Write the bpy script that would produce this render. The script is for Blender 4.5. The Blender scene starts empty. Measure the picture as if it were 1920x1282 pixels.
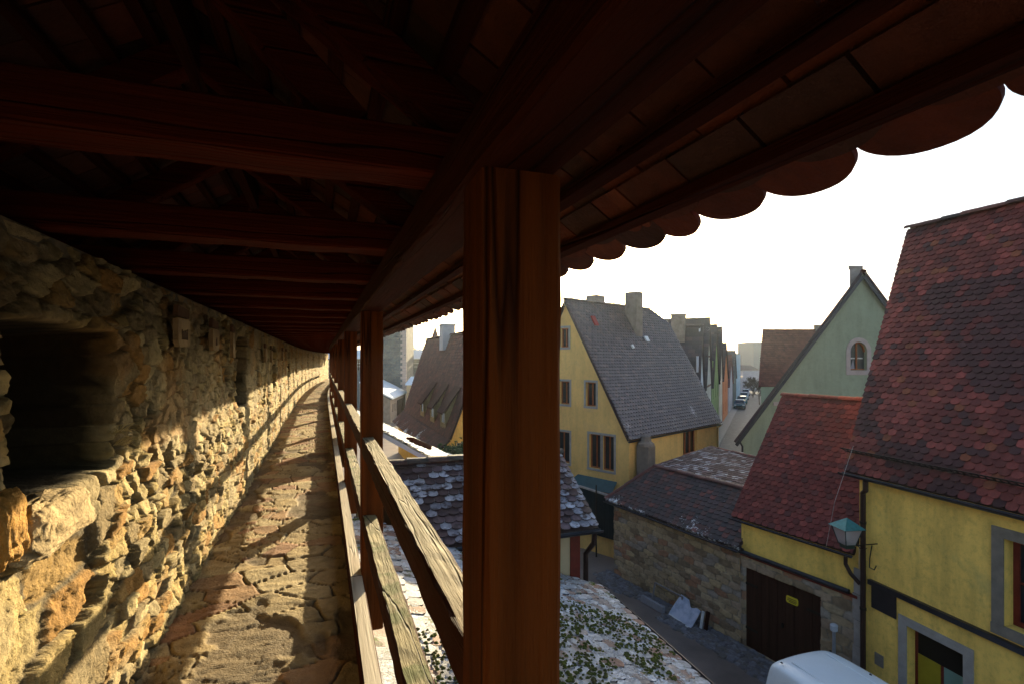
import bpy, math, random
import numpy as np
from mathutils import Vector, Matrix
from mathutils.geometry import tessellate_polygon
random.seed(7)
C = bpy.context.scene.collection
SC = bpy.context.scene
R_ = math.radians

# ------------------------------------------------------------------ camera, sky, sun
TH = R_(20.35)                       # the camera looks 20 degrees to the right of the walkway
cs, sn = math.cos(TH), math.sin(TH)
cam_d = bpy.data.cameras.new('camera'); cam = bpy.data.objects.new('camera', cam_d); C.objects.link(cam)
cam_d.lens = 18.0; cam_d.sensor_width = 36.0; cam_d.clip_start = .02; cam_d.clip_end = 9000
cam_d.shift_y = 31/1920
cam.location = (0, 0, 0); cam.rotation_euler = (R_(90), 0, -TH)
SC.camera = cam
SUN = Vector((446.4, 858.0, 197.0)).normalized()
elev = math.asin(SUN.z); az = math.atan2(SUN.x, SUN.y)
w = bpy.data.worlds.new('World'); SC.world = w; w.use_nodes = True
nt = w.node_tree; bg = nt.nodes['Background']
sky = nt.nodes.new('ShaderNodeTexSky'); sky.sky_type = 'NISHITA'; sky.sun_disc = False
sky.sun_elevation = elev; sky.sun_rotation = az
sky.altitude = 400; sky.air_density = 1.0; sky.dust_density = 2.2; sky.ozone_density = 1.0
nt.links.new(sky.outputs[0], bg.inputs[0]); bg.inputs[1].default_value = 0.105
sl = bpy.data.lights.new('sun', 'SUN'); sl.energy = 5.0; sl.angle = R_(.6); sl.color = (1, .82, .50)
so = bpy.data.objects.new('sun', sl); C.objects.link(so)
so.rotation_euler = (-SUN).to_track_quat('-Z', 'Y').to_euler(); so.location = SUN*50
SC.view_settings.view_transform = 'Standard'; SC.view_settings.look = 'None'
SC.view_settings.exposure = 1.62; SC.view_settings.gamma = 1
SC.cycles.max_bounces = 6; SC.cycles.diffuse_bounces = 1; SC.cycles.volume_bounces = 1
SC.cycles.sample_clamp_indirect = 6

# ------------------------------------------------------------------ places
def W(r, d, z=0.0):                  # right / forward of the viewpoint -> world
    return Vector((r*cs + d*sn, -r*sn + d*cs, z))
def Q(x, y, d):                      # a point of the photo at distance d
    return W((x-960)/960*d, d, (672-y)/960*d)
def ground_z(d):
    return -7.5 - .0115*max(0, min(d, 260)-30)

# ------------------------------------------------------------------ materials
MATS = {}
def ramp(nt, fac, stops):
    r = nt.nodes.new('ShaderNodeValToRGB'); e = r.color_ramp.elements
    while len(e) < len(stops): e.new(.5)
    for i, (p, c) in enumerate(stops): e[i].position = p; e[i].color = (*c, 1) if len(c) == 3 else c
    nt.links.new(fac, r.inputs[0]); return r.outputs[0]
def noise(nt, vec, scale, detail=4, rough=.55, stretch=None):
    n = nt.nodes.new('ShaderNodeTexNoise'); n.inputs['Scale'].default_value = scale
    n.inputs['Detail'].default_value = detail; n.inputs['Roughness'].default_value = rough
    if stretch:
        m = nt.nodes.new('ShaderNodeMapping'); m.inputs['Scale'].default_value = stretch
        nt.links.new(vec, m.inputs[0]); vec = m.outputs[0]
    nt.links.new(vec, n.inputs[0]); return n.outputs[0]
def mixc(nt, fac, a, b, mode='MIX'):
    m = nt.nodes.new('ShaderNodeMix'); m.data_type = 'RGBA'; m.blend_type = mode
    for i, v in ((0, fac), (6, a), (7, b)):
        if hasattr(v, 'links') or isinstance(v, bpy.types.NodeSocket): nt.links.new(v, m.inputs[i])
        elif i == 0: m.inputs[0].default_value = v
        else: m.inputs[i].default_value = (*v, 1)
    return m.outputs[2]
def mat(name, col, rough=.8, var=.25, scale=4, bump=.0, bscale=30, stretch=None, attr=False, snow=None, moss=None,
        spec=.3, metal=0, alpha=None, cracks=None, stain=None, coat=0, streak=0):
    if name in MATS: return MATS[name]
    m = bpy.data.materials.new(name); m.use_nodes = True; t = m.node_tree; b = t.nodes['Principled BSDF']
    tc = t.nodes.new('ShaderNodeTexCoord').outputs['Object']
    if attr:
        a = t.nodes.new('ShaderNodeAttribute'); a.attribute_name = 'Col'; base = a.outputs['Color']
        if col != (1, 1, 1): base = mixc(t, 1.0, base, col, 'MULTIPLY')
    else:
        rgb = t.nodes.new('ShaderNodeRGB'); rgb.outputs[0].default_value = (*col, 1); base = rgb.outputs[0]
    n = noise(t, tc, scale, 6, .6, stretch)
    f = ramp(t, n, [(.25, (1-var,)*3), (.75, (1+var,)*3)])
    base = mixc(t, 1.0, base, f, 'MULTIPLY')
    if stain:
        n2 = noise(t, tc, stain[1], 5, .6, stain[3] if len(stain) > 3 else None)
        base = mixc(t, ramp(t, n2, [(stain[2], (0, 0, 0)), (stain[2]+.12, (1, 1, 1))]), base, stain[0])
    if streak:
        ns = noise(t, tc, 3.2, 6, .62, (1, 1, .16)); base = mixc(t, 1.0, base, ramp(t, ns, [(.3, (1-streak,)*3), (.55, (1, 1, 1))]), 'MULTIPLY')
        nf = noise(t, tc, 9, 8, .75); base = mixc(t, 1.0, base, ramp(t, nf, [(.34, (1-streak*.8,)*3), (.48, (1, 1, 1)), (.7, (1+streak*.4,)*3)]), 'MULTIPLY')
    hgt = noise(t, tc, bscale, 6, .65, stretch)
    if cracks:
        n3 = noise(t, tc, cracks[0], 3, .5, stretch)
        cr = ramp(t, n3, [(.485, (1, 1, 1)), (.5, (0, 0, 0)), (.515, (1, 1, 1))])
        base = mixc(t, 1.0, base, mixc(t, cracks[1], (1, 1, 1), cr), 'MULTIPLY')
        mm = t.nodes.new('ShaderNodeMath'); mm.operation = 'MULTIPLY'; t.links.new(hgt, mm.inputs[0]); t.links.new(cr, mm.inputs[1]); hgt = mm.outputs[0]
    rsock = None
    if moss:
        n4 = noise(t, tc, moss[0], 8, .7)
        mk = ramp(t, n4, [(moss[1], (0, 0, 0)), (moss[1]+.05, (1, 1, 1))])
        base = mixc(t, mk, base, mixc(t, noise(t, tc, 40, 2), (.03, .05, .008), (.16, .20, .02)))
    if snow:                          # snow = (scale, threshold, colour, second fine scale)
        n5 = noise(t, tc, snow[0], 3, .6); n6 = noise(t, tc, snow[2], 8, .75)
        ad = t.nodes.new('ShaderNodeMath'); ad.operation = 'ADD'; t.links.new(n5, ad.inputs[0]); t.links.new(n6, ad.inputs[1])
        if len(snow) > 3:             # denser towards lower height: (z0, z1, amount)
            z0, z1, am = snow[3]
            sx = t.nodes.new('ShaderNodeSeparateXYZ'); t.links.new(tc, sx.inputs[0])
            mr = t.nodes.new('ShaderNodeMapRange'); mr.inputs[1].default_value = z0; mr.inputs[2].default_value = z1
            mr.inputs[3].default_value = am; mr.inputs[4].default_value = 0; t.links.new(sx.outputs[2], mr.inputs[0])
            a2 = t.nodes.new('ShaderNodeMath'); a2.operation = 'ADD'; t.links.new(ad.outputs[0], a2.inputs[0]); t.links.new(mr.outputs[0], a2.inputs[1]); ad = a2
        sk = ramp(t, ad.outputs[0], [(min(.98, snow[1]*.5), (0, 0, 0)), (min(1, snow[1]*.5+.03), (1, 1, 1))])
        # the ramp input is halved so that the sum of two noises spans 0..1
        hv = t.nodes.new('ShaderNodeMath'); hv.operation = 'MULTIPLY'; hv.inputs[1].default_value = .5
        lk = [l for l in t.links if l.to_node == sk.node and l.to_socket == sk.node.inputs[0]][0]; t.links.remove(lk)
        t.links.new(ad.outputs[0], hv.inputs[0]); t.links.new(hv.outputs[0], sk.node.inputs[0])
        base = mixc(t, sk, base, (.80, .81, .86))
        a3 = t.nodes.new('ShaderNodeMath'); a3.operation = 'MULTIPLY_ADD'; a3.inputs[1].default_value = .8
        t.links.new(sk, a3.inputs[0]); t.links.new(hgt, a3.inputs[2]); hgt = a3.outputs[0]
    t.links.new(base, b.inputs['Base Color'])
    b.inputs['Roughness'].default_value = rough; b.inputs['Metallic'].default_value = metal
    b.inputs['Specular IOR Level'].default_value = spec
    b.inputs['Coat Weight'].default_value = coat
    if bump:
        bp = t.nodes.new('ShaderNodeBump'); bp.inputs['Strength'].default_value = min(1, bump); bp.inputs['Distance'].default_value = .02
        t.links.new(hgt, bp.inputs['Height']); t.links.new(bp.outputs[0], b.inputs['Normal'])
    MATS[name] = m; return m

def wood(name, col, axis, rough=.75, var=.55, bump=.8, sc=1.0, cracks=None, wstain=None):
    st = {'x': (.035, 1, 1), 'y': (1, .035, 1), 'z': (1, 1, .035)}[axis]
    return mat(name, col, rough, var, 14*sc, bump, 60*sc, st, cracks=cracks or (9*sc, .30), stain=wstain, spec=.06)
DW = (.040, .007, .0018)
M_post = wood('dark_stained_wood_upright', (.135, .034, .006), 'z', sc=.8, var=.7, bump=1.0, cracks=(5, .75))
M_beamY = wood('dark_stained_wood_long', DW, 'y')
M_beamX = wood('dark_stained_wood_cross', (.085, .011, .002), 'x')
M_weath = wood('weathered_grey_wood_long', (.50, .42, .29), 'y', .8, .35, 1.0, 1.6, cracks=(12, .45))
M_mossw = mat('mossy_weathered_wood', (.30, .24, .12), .85, .4, 20, 1.0, 70, (1, .08, 1), stain=((.10, .11, .015), 5, .5), cracks=(9, .9))
M_sill = wood('pale_worn_plank', (.55, .47, .36), 'y', .6, .2, .3)
M_tileG = mat('gallery_roof_tile_clay', (1, 1, 1), .8, .35, 14, .5, 60, attr=True)
M_stone = mat('rubble_limestone', (1, 1, 1), .9, .30, 22, 1.0, 55, attr=True)
M_floor = mat('worn_flagstone', (1, 1, 1), .82, .22, 16, .7, 70, attr=True)
M_mortar = mat('old_lime_mortar', (.22, .18, .12), .95, .4, 8, .8, 30)
M_gutter = mat('dark_metal_gutter', (.035, .035, .045), .35, .3, 5, 0, metal=.6, spec=.5)
M_pipe = mat('dark_brown_downpipe', (.035, .018, .016), .4, .3, 5, 0, metal=.3)
M_glass = mat('dark_window_glass', (.020, .024, .032), .08, .3, 2, 0, spec=.6)
M_black = mat('deep_dark_interior', (.008, .006, .005), .9, .2, 2, 0)
M_iron = mat('black_iron', (.02, .018, .016), .5, .2, 5, 0, metal=.5)

# ------------------------------------------------------------------ mesh helpers
class MB:
    def __init__(s): s.v = []; s.f = []; s.m = []; s.c = []
    def add(s, vs, fs, mi=0, col=(1, 1, 1)):
        o = len(s.v); s.v += [tuple(v) for v in vs]
        for f in fs: s.f.append(tuple(i+o for i in f)); s.m.append(mi); s.c.append(col)
    def box(s, c, x, y, z, mi=0, col=(1, 1, 1), mtop=None):    # centre and three half-axis vectors
        c = Vector(c); x = Vector(x); y = Vector(y); z = Vector(z)
        vs = [c+a*x+b*y+d*z for d in (-1, 1) for b in (-1, 1) for a in (-1, 1)]
        fs = [(0, 2, 3, 1), (4, 5, 7, 6), (0, 1, 5, 4), (2, 6, 7, 3), (0, 4, 6, 2), (1, 3, 7, 5)]
        if mtop is None: s.add(vs, fs, mi, col)
        else:
            s.add(vs, [fs[0]]+fs[2:], mi, col); s.add(vs, [fs[1]], mtop, col)
    def abox(s, x0, x1, y0, y1, z0, z1, mi=0, col=(1, 1, 1), mtop=None):
        s.box(((x0+x1)/2, (y0+y1)/2, (z0+z1)/2), ((x1-x0)/2, 0, 0), (0, (y1-y0)/2, 0), (0, 0, (z1-z0)/2), mi, col, mtop)
    def bar(s, a, b, w, h, mi=0, col=(1, 1, 1), up=(0, 0, 1), mtop=None):
        a = Vector(a); b = Vector(b); d = (b-a); L = d.length; d.normalize(); up = Vector(up)
        sd = d.cross(up)
        if sd.length < 1e-4: sd = d.cross(Vector((1, 0, 0)))
        sd.normalize(); u = sd.cross(d).normalized()
        s.box((a+b)/2, sd*w/2, d*L/2, u*h/2, mi, col, mtop)
    def tube(s, pts, r, n=8, mi=0, col=(1, 1, 1)):
        pts = [Vector(p) for p in pts]; rs = r if isinstance(r, (list, tuple)) else [r]*len(pts)
        vs = []
        for i, p in enumerate(pts):
            d = (pts[min(i+1, len(pts)-1)]-pts[max(i-1, 0)]).normalized()
            a = d.orthogonal().normalized() if i == 0 else (pa - d*pa.dot(d)).normalized()
            pa = a; b = d.cross(a)
            for k in range(n):
                t = 2*math.pi*k/n; vs.append(p+(a*math.cos(t)+b*math.sin(t))*rs[i])
        fs = [(i*n+k, i*n+(k+1) % n, (i+1)*n+(k+1) % n, (i+1)*n+k) for i in range(len(pts)-1) for k in range(n)]
        fs += [tuple(range(n-1, -1, -1)), tuple(range((len(pts)-1)*n, len(pts)*n))]
        s.add(vs, fs, mi, col)
    def poly(s, pts, mi=0, col=(1, 1, 1)): s.add(pts, [tuple(range(len(pts)))], mi, col)
    def prism(s, pts, ext, mi=0, col=(1, 1, 1)):
        ext = Vector(ext); pts = [Vector(p) for p in pts]; n = len(pts)
        s.add(pts+[p+ext for p in pts], [tuple(range(n))[::-1], tuple(range(n, 2*n))]+[(i, (i+1) % n, n+(i+1) % n, n+i) for i in range(n)], mi, col)
    def build(s, name, mats, parent=None, smooth=False, bevel=0, origin=None):
        if not isinstance(mats, (list, tuple)): mats = [mats]
        org = Vector(origin) if origin is not None else Vector((0, 0, 0))
        if parent is not None and origin is None: org = Vector(parent.get('_o', (0, 0, 0)))
        me = bpy.data.meshes.new(name)
        me.from_pydata([tuple(Vector(v)-org) for v in s.v], [], s.f)
        for m in mats: me.materials.append(m)
        me.polygons.foreach_set('material_index', s.m)
        ca = me.color_attributes.new('Col', 'FLOAT_COLOR', 'CORNER')
        cols = []
        for f, c in zip(s.f, s.c): cols += [*c, 1.0]*len(f)
        ca.data.foreach_set('color', cols)
        if smooth: me.polygons.foreach_set('use_smooth', [True]*len(me.polygons))
        me.update()
        o = bpy.data.objects.new(name, me); C.objects.link(o)
        if bevel:
            bm = o.modifiers.new('bevel', 'BEVEL'); bm.width = bevel; bm.segments = 2; bm.limit_method = 'ANGLE'
        if parent is not None: o.parent = parent
        else: o.location = org
        if parent is not None: o['_o'] = tuple(org)
        return o
def tag(o, label=None, cat=None, group=None, kind=None):
    if label: o['label'] = label
    if cat: o['category'] = cat
    if group: o['group'] = group
    if kind: o['kind'] = kind
    return o
def thing(name, label, cat, loc, group=None):
    o = bpy.data.objects.new(name, None); C.objects.link(o); o.location = loc; o['_o'] = tuple(loc)
    o.empty_display_size = .2
    return tag(o, label, cat, group)
def copy_part(src, parent, loc=(0, 0, 0), rotz=0):
    c = src.copy(); C.objects.link(c); c.parent = parent; c.location = loc; c.rotation_euler = (0, 0, rotz); return c

# value noise in numpy
def _h(ix, iy, s):
    n = (ix.astype(np.int64)*374761393 + iy.astype(np.int64)*668265263 + s*1442695041) & 0xffffffff
    n = ((n ^ (n >> 13))*1274126177) & 0xffffffff
    return ((n ^ (n >> 16)) & 0xffffff)/float(0xffffff)
def vnoise(u, v, s=0):
    iu = np.floor(u); iv = np.floor(v); fu = u-iu; fv = v-iv; fu = fu*fu*(3-2*fu); fv = fv*fv*(3-2*fv)
    a = _h(iu, iv, s); b = _h(iu+1, iv, s); c = _h(iu, iv+1, s); d = _h(iu+1, iv+1, s)
    return (a*(1-fu)+b*fu)*(1-fv)+(c*(1-fu)+d*fu)*fv
def fbm(u, v, s=0, o=4, r=.5):
    t = 0; a = 1; n = 0
    for i in range(o): t = t+a*vnoise(u*2**i, v*2**i, s+i*17); n += a; a *= r
    return t/n
def voro(u, v, cu, cv, s, jit=.85, brick=.5):
    U = u/cu; V = v/cv
    iv0 = np.floor(V)
    f1 = np.full(u.shape, 9.); f2 = np.full(u.shape, 9.); r1 = np.zeros(u.shape); r2 = np.zeros(u.shape); dx = np.zeros(u.shape); dy = np.zeros(u.shape)
    for dj in (-1, 0, 1):
        iv = iv0+dj; off = (iv % 2)*brick; iu0 = np.floor(U-off)
        for di in (-1, 0, 1):
            iu = iu0+di
            px = iu+off+.5+jit*(_h(iu, iv, s)-.5); py = iv+.5+jit*(_h(iu, iv, s+1)-.5)
            ex = U-px; ey = V-py
            d = (np.abs(ex)**2.6+np.abs(ey)**2.6)**(1/2.6)
            cl = d < f1
            f2 = np.where(cl, f1, np.minimum(f2, d))
            r1 = np.where(cl, _h(iu, iv, s+2), r1); r2 = np.where(cl, _h(iu, iv, s+3), r2)
            dx = np.where(cl, ex, dx); dy = np.where(cl, ey, dy); f1 = np.where(cl, d, f1)
    return f1, f2-f1, r1, r2, dx, dy
def grid_obj(name, P, Cc, material, parent=None, smooth=True, flip=False):
    n, m = P.shape[:2]
    me = bpy.data.meshes.new(name)
    org = np.array(parent.get('_o', (0, 0, 0))) if parent is not None else np.zeros(3)
    idx = np.arange(n*m).reshape(n, m)
    q = np.stack([idx[:-1, :-1], idx[1:, :-1], idx[1:, 1:], idx[:-1, 1:]], -1).reshape(-1, 4)
    if flip: q = q[:, ::-1]
    me.vertices.add(n*m); me.vertices.foreach_set('co', (P.reshape(-1, 3)-org).ravel())
    me.loops.add(q.size); me.loops.foreach_set('vertex_index', q.ravel().astype(np.int32))
    me.polygons.add(len(q)); me.polygons.foreach_set('loop_start', np.arange(0, q.size, 4, dtype=np.int32))
    me.polygons.foreach_set('loop_total', np.full(len(q), 4, dtype=np.int32))
    me.materials.append(material)
    ca = me.color_attributes.new('Col', 'FLOAT_COLOR', 'POINT')
    ca.data.foreach_set('color', np.concatenate([Cc.reshape(-1, 3), np.ones((n*m, 1))], 1).ravel())
    me.polygons.foreach_set('use_smooth', [smooth]*len(q)); me.update(); me.validate()
    o = bpy.data.objects.new(name, me); C.objects.link(o)
    if parent is not None: o.parent = parent; o['_o'] = tuple(org)
    return o
def sstep(a, b, x):
    t = np.clip((x-a)/(b-a), 0, 1); return t*t*(3-2*t)
def palette(r, cols):
    k = np.clip((r*len(cols)).astype(int), 0, len(cols)-1); return np.array(cols)[k]

# ------------------------------------------------------------------ clay tile roofs
def tiled(mb, eave0, eave1, ridge, poly, cols, tw=.18, ex=.15, thick=.014, under=False, flat=False, lift=.03, seed=1, sag=.01, patch=None, mi=0, rim=None):
    """lays beaver tail tiles over poly (3-D points of one plane); eave0->eave1 is the course direction, ridge a point up the slope"""
    rnd = random.Random(seed)
    e0 = Vector(eave0); u = (Vector(eave1)-e0).normalized(); n = u.cross(Vector(ridge)-e0).normalized()
    if n.z < 0: n = -n
    v = n.cross(u).normalized()
    if v.z < 0: v = -v
    P2 = [((Vector(p)-e0).dot(u), (Vector(p)-e0).dot(v)) for p in poly]
    vmax = max(p[1] for p in P2); vmin = min(p[1] for p in P2)
    def span(vv):
        xs = []
        for i in range(len(P2)):
            a, b = P2[i], P2[(i+1) % len(P2)]
            if (a[1]-vv)*(b[1]-vv) <= 0 and abs(a[1]-b[1]) > 1e-6: xs.append(a[0]+(b[0]-a[0])*(vv-a[1])/(b[1]-a[1]))
        return (min(xs), max(xs)) if len(xs) > 1 else None
    rows = int((vmax-vmin)/ex)
    dn = vmin if vmin < 0 else vmin
    fs_top = None
    for r in ([-1] if under else [])+list(range(rows+1)):
        v0 = dn+(r*ex if r >= 0 else .080); sp = span(min(v0+ex*.5, vmax-.01))
        if not sp: continue
        a, b = sp; k = 0; x = a-(tw/2 if r % 2 else 0)
        while x < b-.02:
            x0 = max(x, a); x1 = min(x+tw, b); x += tw
            if x1-x0 < .03: continue
            g = .004; L = ex*(2.05 if r >= 0 else 1.0); vt = min(v0+L, vmax+.02); cx = (x0+x1)/2; hw = (x1-x0)/2-g
            tl = rnd.uniform(-.006, .006)*(1 if not flat else .4); vv = v0+rnd.uniform(-.006, .006)
            sagz = -sag*math.sin((cx-a)/max(.1, b-a)*math.pi)+ (rnd.random()-.5)*.004
            base = e0+n*sagz
            if flat: prof = [(-1, .0), (1, .0)]
            elif under: prof = [(p, .29*(1-(1-min(1, abs(p))**2.3)**(1/1.7))) for p in [-1, -.985, -.94, -.86, -.74, -.58, -.40, -.2, 0, .2, .40, .58, .74, .86, .94, .985, 1]]
            else: prof = [(-1, .30), (-.86, .14), (-.5, .03), (0, 0), (.5, .03), (.86, .14), (1, .30)]
            arc = [(cx+p*hw, vv+q*tw) for p, q in prof]
            zb = lift+.012+tl if r >= 0 else .0; zt = .004 if r >= 0 else -.004
            def pt(uu, vq, dz):
                fr = (vq-vv)/max(.01, vt-vv); return base+u*uu+v*vq+n*(zb+(zt-zb)*fr+dz)
            top = [pt(p[0], p[1], 0) for p in arc]+[pt(cx+hw, vt, 0), pt(cx-hw, vt, 0)]
            bot = [pt(p[0], p[1], -thick) for p in arc]
            kk = len(arc); c = cols[0]
            tot = sum(q[1] for q in cols); z = rnd.random()*tot
            if patch and patch(cx, vv): z = min(z*.35+tot*.65, tot*.999)
            elif patch: z *= .82
            for cc, wgt in cols:
                z -= wgt; c = cc
                if z <= 0: break
            j = rnd.uniform(.78, 1.2); c = (c[0]*j, c[1]*j, c[2]*j)
            vs = top+bot
            o = kk+2
            fs = [tuple(range(kk+2))]+[(i+1, i, o+i, o+i+1) for i in range(kk-1)]
            if under:
                vs = vs+[pt(cx+hw, vt, -thick), pt(cx-hw, vt, -thick)]
                fs += [tuple(range(o+kk+1, o-1, -1)), (0, kk+1, o+kk+1, o), (kk-1, o+kk-1, o+kk, kk)]
            flip_ = n.dot((top[1]-top[0]).cross(top[-1]-top[0])) < 0
            if rim:
                mb.add(vs, [f[::-1] for f in fs[:1]] if flip_ else fs[:1], mi, c); c = rim; fs = fs[1:]
                if flip_: fs = [f[::-1] for f in fs]
                mb.add(vs, fs, mi, c); continue
            if n.dot((top[1]-top[0]).cross(top[-1]-top[0])) < 0: fs = [f[::-1] for f in fs]
            mb.add(vs, fs, mi, c)
    return u, v, n
def deck(mb, poly, th=.05, mi=0, col=(.05, .03, .03)):
    pts = [Vector(p) for p in poly]; n = (pts[1]-pts[0]).cross(pts[2]-pts[0]).normalized()
    if n.z < 0: n = -n
    mb.prism([p-n*.012 for p in pts], -n*th, mi, col)
def ridge_caps(mb, a, b, r=.10, seg=.36, cols=((.12, .05, .04),), mi=0, seed=3):
    rnd = random.Random(seed); a = Vector(a); b = Vector(b); d = b-a; L = d.length; d.normalize()
    sd = d.cross(Vector((0, 0, 1))).normalized(); up = sd.cross(d)
    n = max(1, int(L/seg))
    for i in range(n):
        p0 = a+d*(L*i/n); p1 = a+d*(L*(i+1)/n+.03); dz = rnd.uniform(-.01, .01)
        vs = []
        for p, rr in ((p0, r*1.12), (p1, r*.95)):
            for k in range(7):
                t = math.pi*k/6; vs.append(p+sd*math.cos(t)*rr+up*(math.sin(t)*rr*.8-.03+dz))
        for k in range(7):
            t = math.pi*k/6; vs.append(p0+sd*math.cos(t)*rr*.85+up*(math.sin(t)*rr*.66-.03+dz))
        c = rnd.choice(cols); j = rnd.uniform(.8, 1.2); c = tuple(x*j for x in c)
        fs = [(k, k+1, k+8, k+7) for k in range(6)]+[(k+1, k, k+14, k+15) for k in range(6)]+[tuple(range(7, 14))]
        mb.add(vs, fs, mi, c)

# ------------------------------------------------------------------ walls with openings
def facade(mb, org, u, outline, holes, depth=.18, mi=0, nrm=None, mi_rev=None):
    """outline and holes are (a, z) polygons in the plane through org along u; nrm points outwards"""
    org = Vector(org); u = Vector(u); z = Vector((0, 0, 1)); nrm = Vector(nrm)
    P = lambda a: org+u*a[0]+z*(a[1]-org.z)
    loops = [[P(a) for a in outline]]+[[P(a) for a in h] for h in holes]
    flat = [p for l in loops for p in l]
    tris = tessellate_polygon(loops)
    fs = []
    for t in tris:
        a, b, c = (flat[i] for i in t)
        fs.append(t if (b-a).cross(c-a).dot(nrm) > 0 else t[::-1])
    mb.add(flat, fs, mi)
    for h in loops[1:]:
        n = len(h)
        for i in range(n):
            a, b = h[i], h[(i+1) % n]; mb.add([a, b, b-nrm*depth, a-nrm*depth], [(0, 1, 2, 3)], mi if mi_rev is None else mi_rev)
def rect(a0, a1, z0, z1): return [(a0, z0), (a1, z0), (a1, z1), (a0, z1)]
def window(parent, org, u, nrm, a0, a1, z0, z1, frame, depth=.14, cols=2, rows=2, surround=None, sw=.12, bar=.035, fw=.055, glass=None, curtain=None):
    org = Vector(org); u = Vector(u); nrm = Vector(nrm); z = Vector((0, 0, 1))
    P = lambda a, zz, d: Vector((org.x, org.y, 0))+u*a+z*zz-nrm*d
    f = MB(); d = depth-.02
    def seg(a, zz, b, z2, wd, dd): 
        if abs(a-b) > abs(zz-z2): f.box((P(a, zz, dd)+P(b, z2, dd))/2, u*(abs(b-a)/2), nrm*.02, z*wd/2)
        else: f.box((P(a, zz, dd)+P(b, z2, dd))/2, u*wd/2, nrm*.02, z*(abs(z2-zz)/2))
    seg(a0, z0+fw/2, a1, z0+fw/2, fw, d); seg(a0, z1-fw/2, a1, z1-fw/2, fw, d)
    seg(a0+fw/2, z0+fw, a0+fw/2, z1-fw, fw, d); seg(a1-fw/2, z0+fw, a1-fw/2, z1-fw, fw, d)
    for i in range(1, cols):
        a = a0+(a1-a0)*i/cols; seg(a, z0+fw, a, z1-fw, bar*1.6, d+.002)
    for j in range(1, rows):
        zz = z0+(z1-z0)*j/rows; seg(a0+fw, zz, a1-fw, zz, bar, d+.006)
    wo = f.build('window', frame, parent)
    p = MB(); p.box(P((a0+a1)/2, (z0+z1)/2, d+.045), u*((a1-a0)/2), nrm*.008, z*((z1-z0)/2)); p.build('pane', glass or M_glass, wo)
    if curtain:
        c = MB(); n = 14
        for i in range(n):
            x0 = a0+(a1-a0)*i/n; x1 = a0+(a1-a0)*(i+1)/n; e = .02*(i % 2)
            c.add([P(x0, z0, d+.03+e), P(x1, z0, d+.05-e), P(x1, z1, d+.05-e), P(x0, z1, d+.03+e)], [(0, 1, 2, 3)])
        c.build('curtain', curtain, wo)
    if surround:
        s = MB(); t = .025
        s.box(P((a0+a1)/2, z1+sw/2, -t/2+.001), u*((a1-a0)/2+sw), nrm*t/2, z*sw/2)
        s.box(P((a0+a1)/2, z0-sw/2, -t/2-.008), u*((a1-a0)/2+sw), nrm*(t/2+.01), z*sw/2)
        s.box(P(a0-sw/2, (z0+z1)/2, -t/2+.001), u*sw/2, nrm*t/2, z*(z1-z0)/2)
        s.box(P(a1+sw/2, (z0+z1)/2, -t/2+.001), u*sw/2, nrm*t/2, z*(z1-z0)/2)
        s.build('surround', surround, wo)
    return wo

# ================================================================== THE WALL WALK
def cx(y): return .0019*np.maximum(0, np.asarray(y, float)-19)**2
def cxf(y): return float(cx(y))
def ang(y): return -math.atan(.0038*max(0, y-19))
FZ, WX, WT = -1.65, -.905, .42
Y0, Y1 = -1.6, 46.0
ys = [Y0]
while ys[-1] < Y1: ys.append(ys[-1]+(max(.010, .0052*ys[-1]) if ys[-1] > .8 else .03))
ys = np.array(ys)

town_wall = thing('town_wall', 'rough sunlit rubble stone town wall running along the left of the covered walk', 'stone wall', (WX, 2, FZ))
zs = np.arange(FZ-.06, WT+.001, .0078)
Yg, Zg = np.meshgrid(ys, zs, indexing='ij')
wu = (fbm(Yg*2.2, Zg*2.2, 5, 2)-.5)*.16; wv = (fbm(Yg*2.5+9, Zg*2.5, 6, 2)-.5)*.10
U = Yg+wu; V = Zg+wv+.03*np.sin(Yg*.9)
big = fbm(Yg*.55, Zg*.9, 44, 3)
f1a, ea, ra, qa, dxa, dya = voro(U, V, .17, .085, 11, 1.0)
f1b, eb, rb, qb, dxb, dyb = voro(U, V, .36, .20, 31, .9)
sel = big > .50
E = np.where(sel, eb, ea); Rr = np.where(sel, rb, ra); Qr = np.where(sel, qb, qa); DX = np.where(sel, dxb, dxa); DY = np.where(sel, dyb, dya)
E = E+(fbm(Yg*26, Zg*30, 71, 3)-.5)*.16
m = sstep(.02, .12, E)
nz = fbm(Yg*10, Zg*16, 70, 6, .68)
nz2 = fbm(Yg*34, Zg*40, 77, 3)
tilt = (Qr-.5)*DX*.07+(Rr-.6)*DY*.07
gap = Rr > .93
_, ec, rc, qc, dxc, dyc = voro(Yg+(nz-.5)*.05, Zg+(nz-.5)*.05, .062, .042, 131, 1.0)
chip = (rc-.5)*.010+(qc-.5)*dxc*.018+(rc-.4)*dyc*.018
disp = .012+m*chip+m*(.026+.042*Rr+tilt)+(nz-.5)*.026*(.55+.45*m)+(nz2-.5)*.008-.010*sstep(.64, .72, fbm(Yg*9, Zg*12, 73, 4))+(fbm(Yg*1.1, Zg*1.4, 3)-.5)*.06
disp = np.where(gap, disp-.07*m, disp)
# plastered stretches where the courses are smeared with mortar
sm = sstep(.56, .66, fbm(Yg*1.6, Zg*2.2, 91))
disp = disp*(1-.45*sm)+.02*sm
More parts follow.
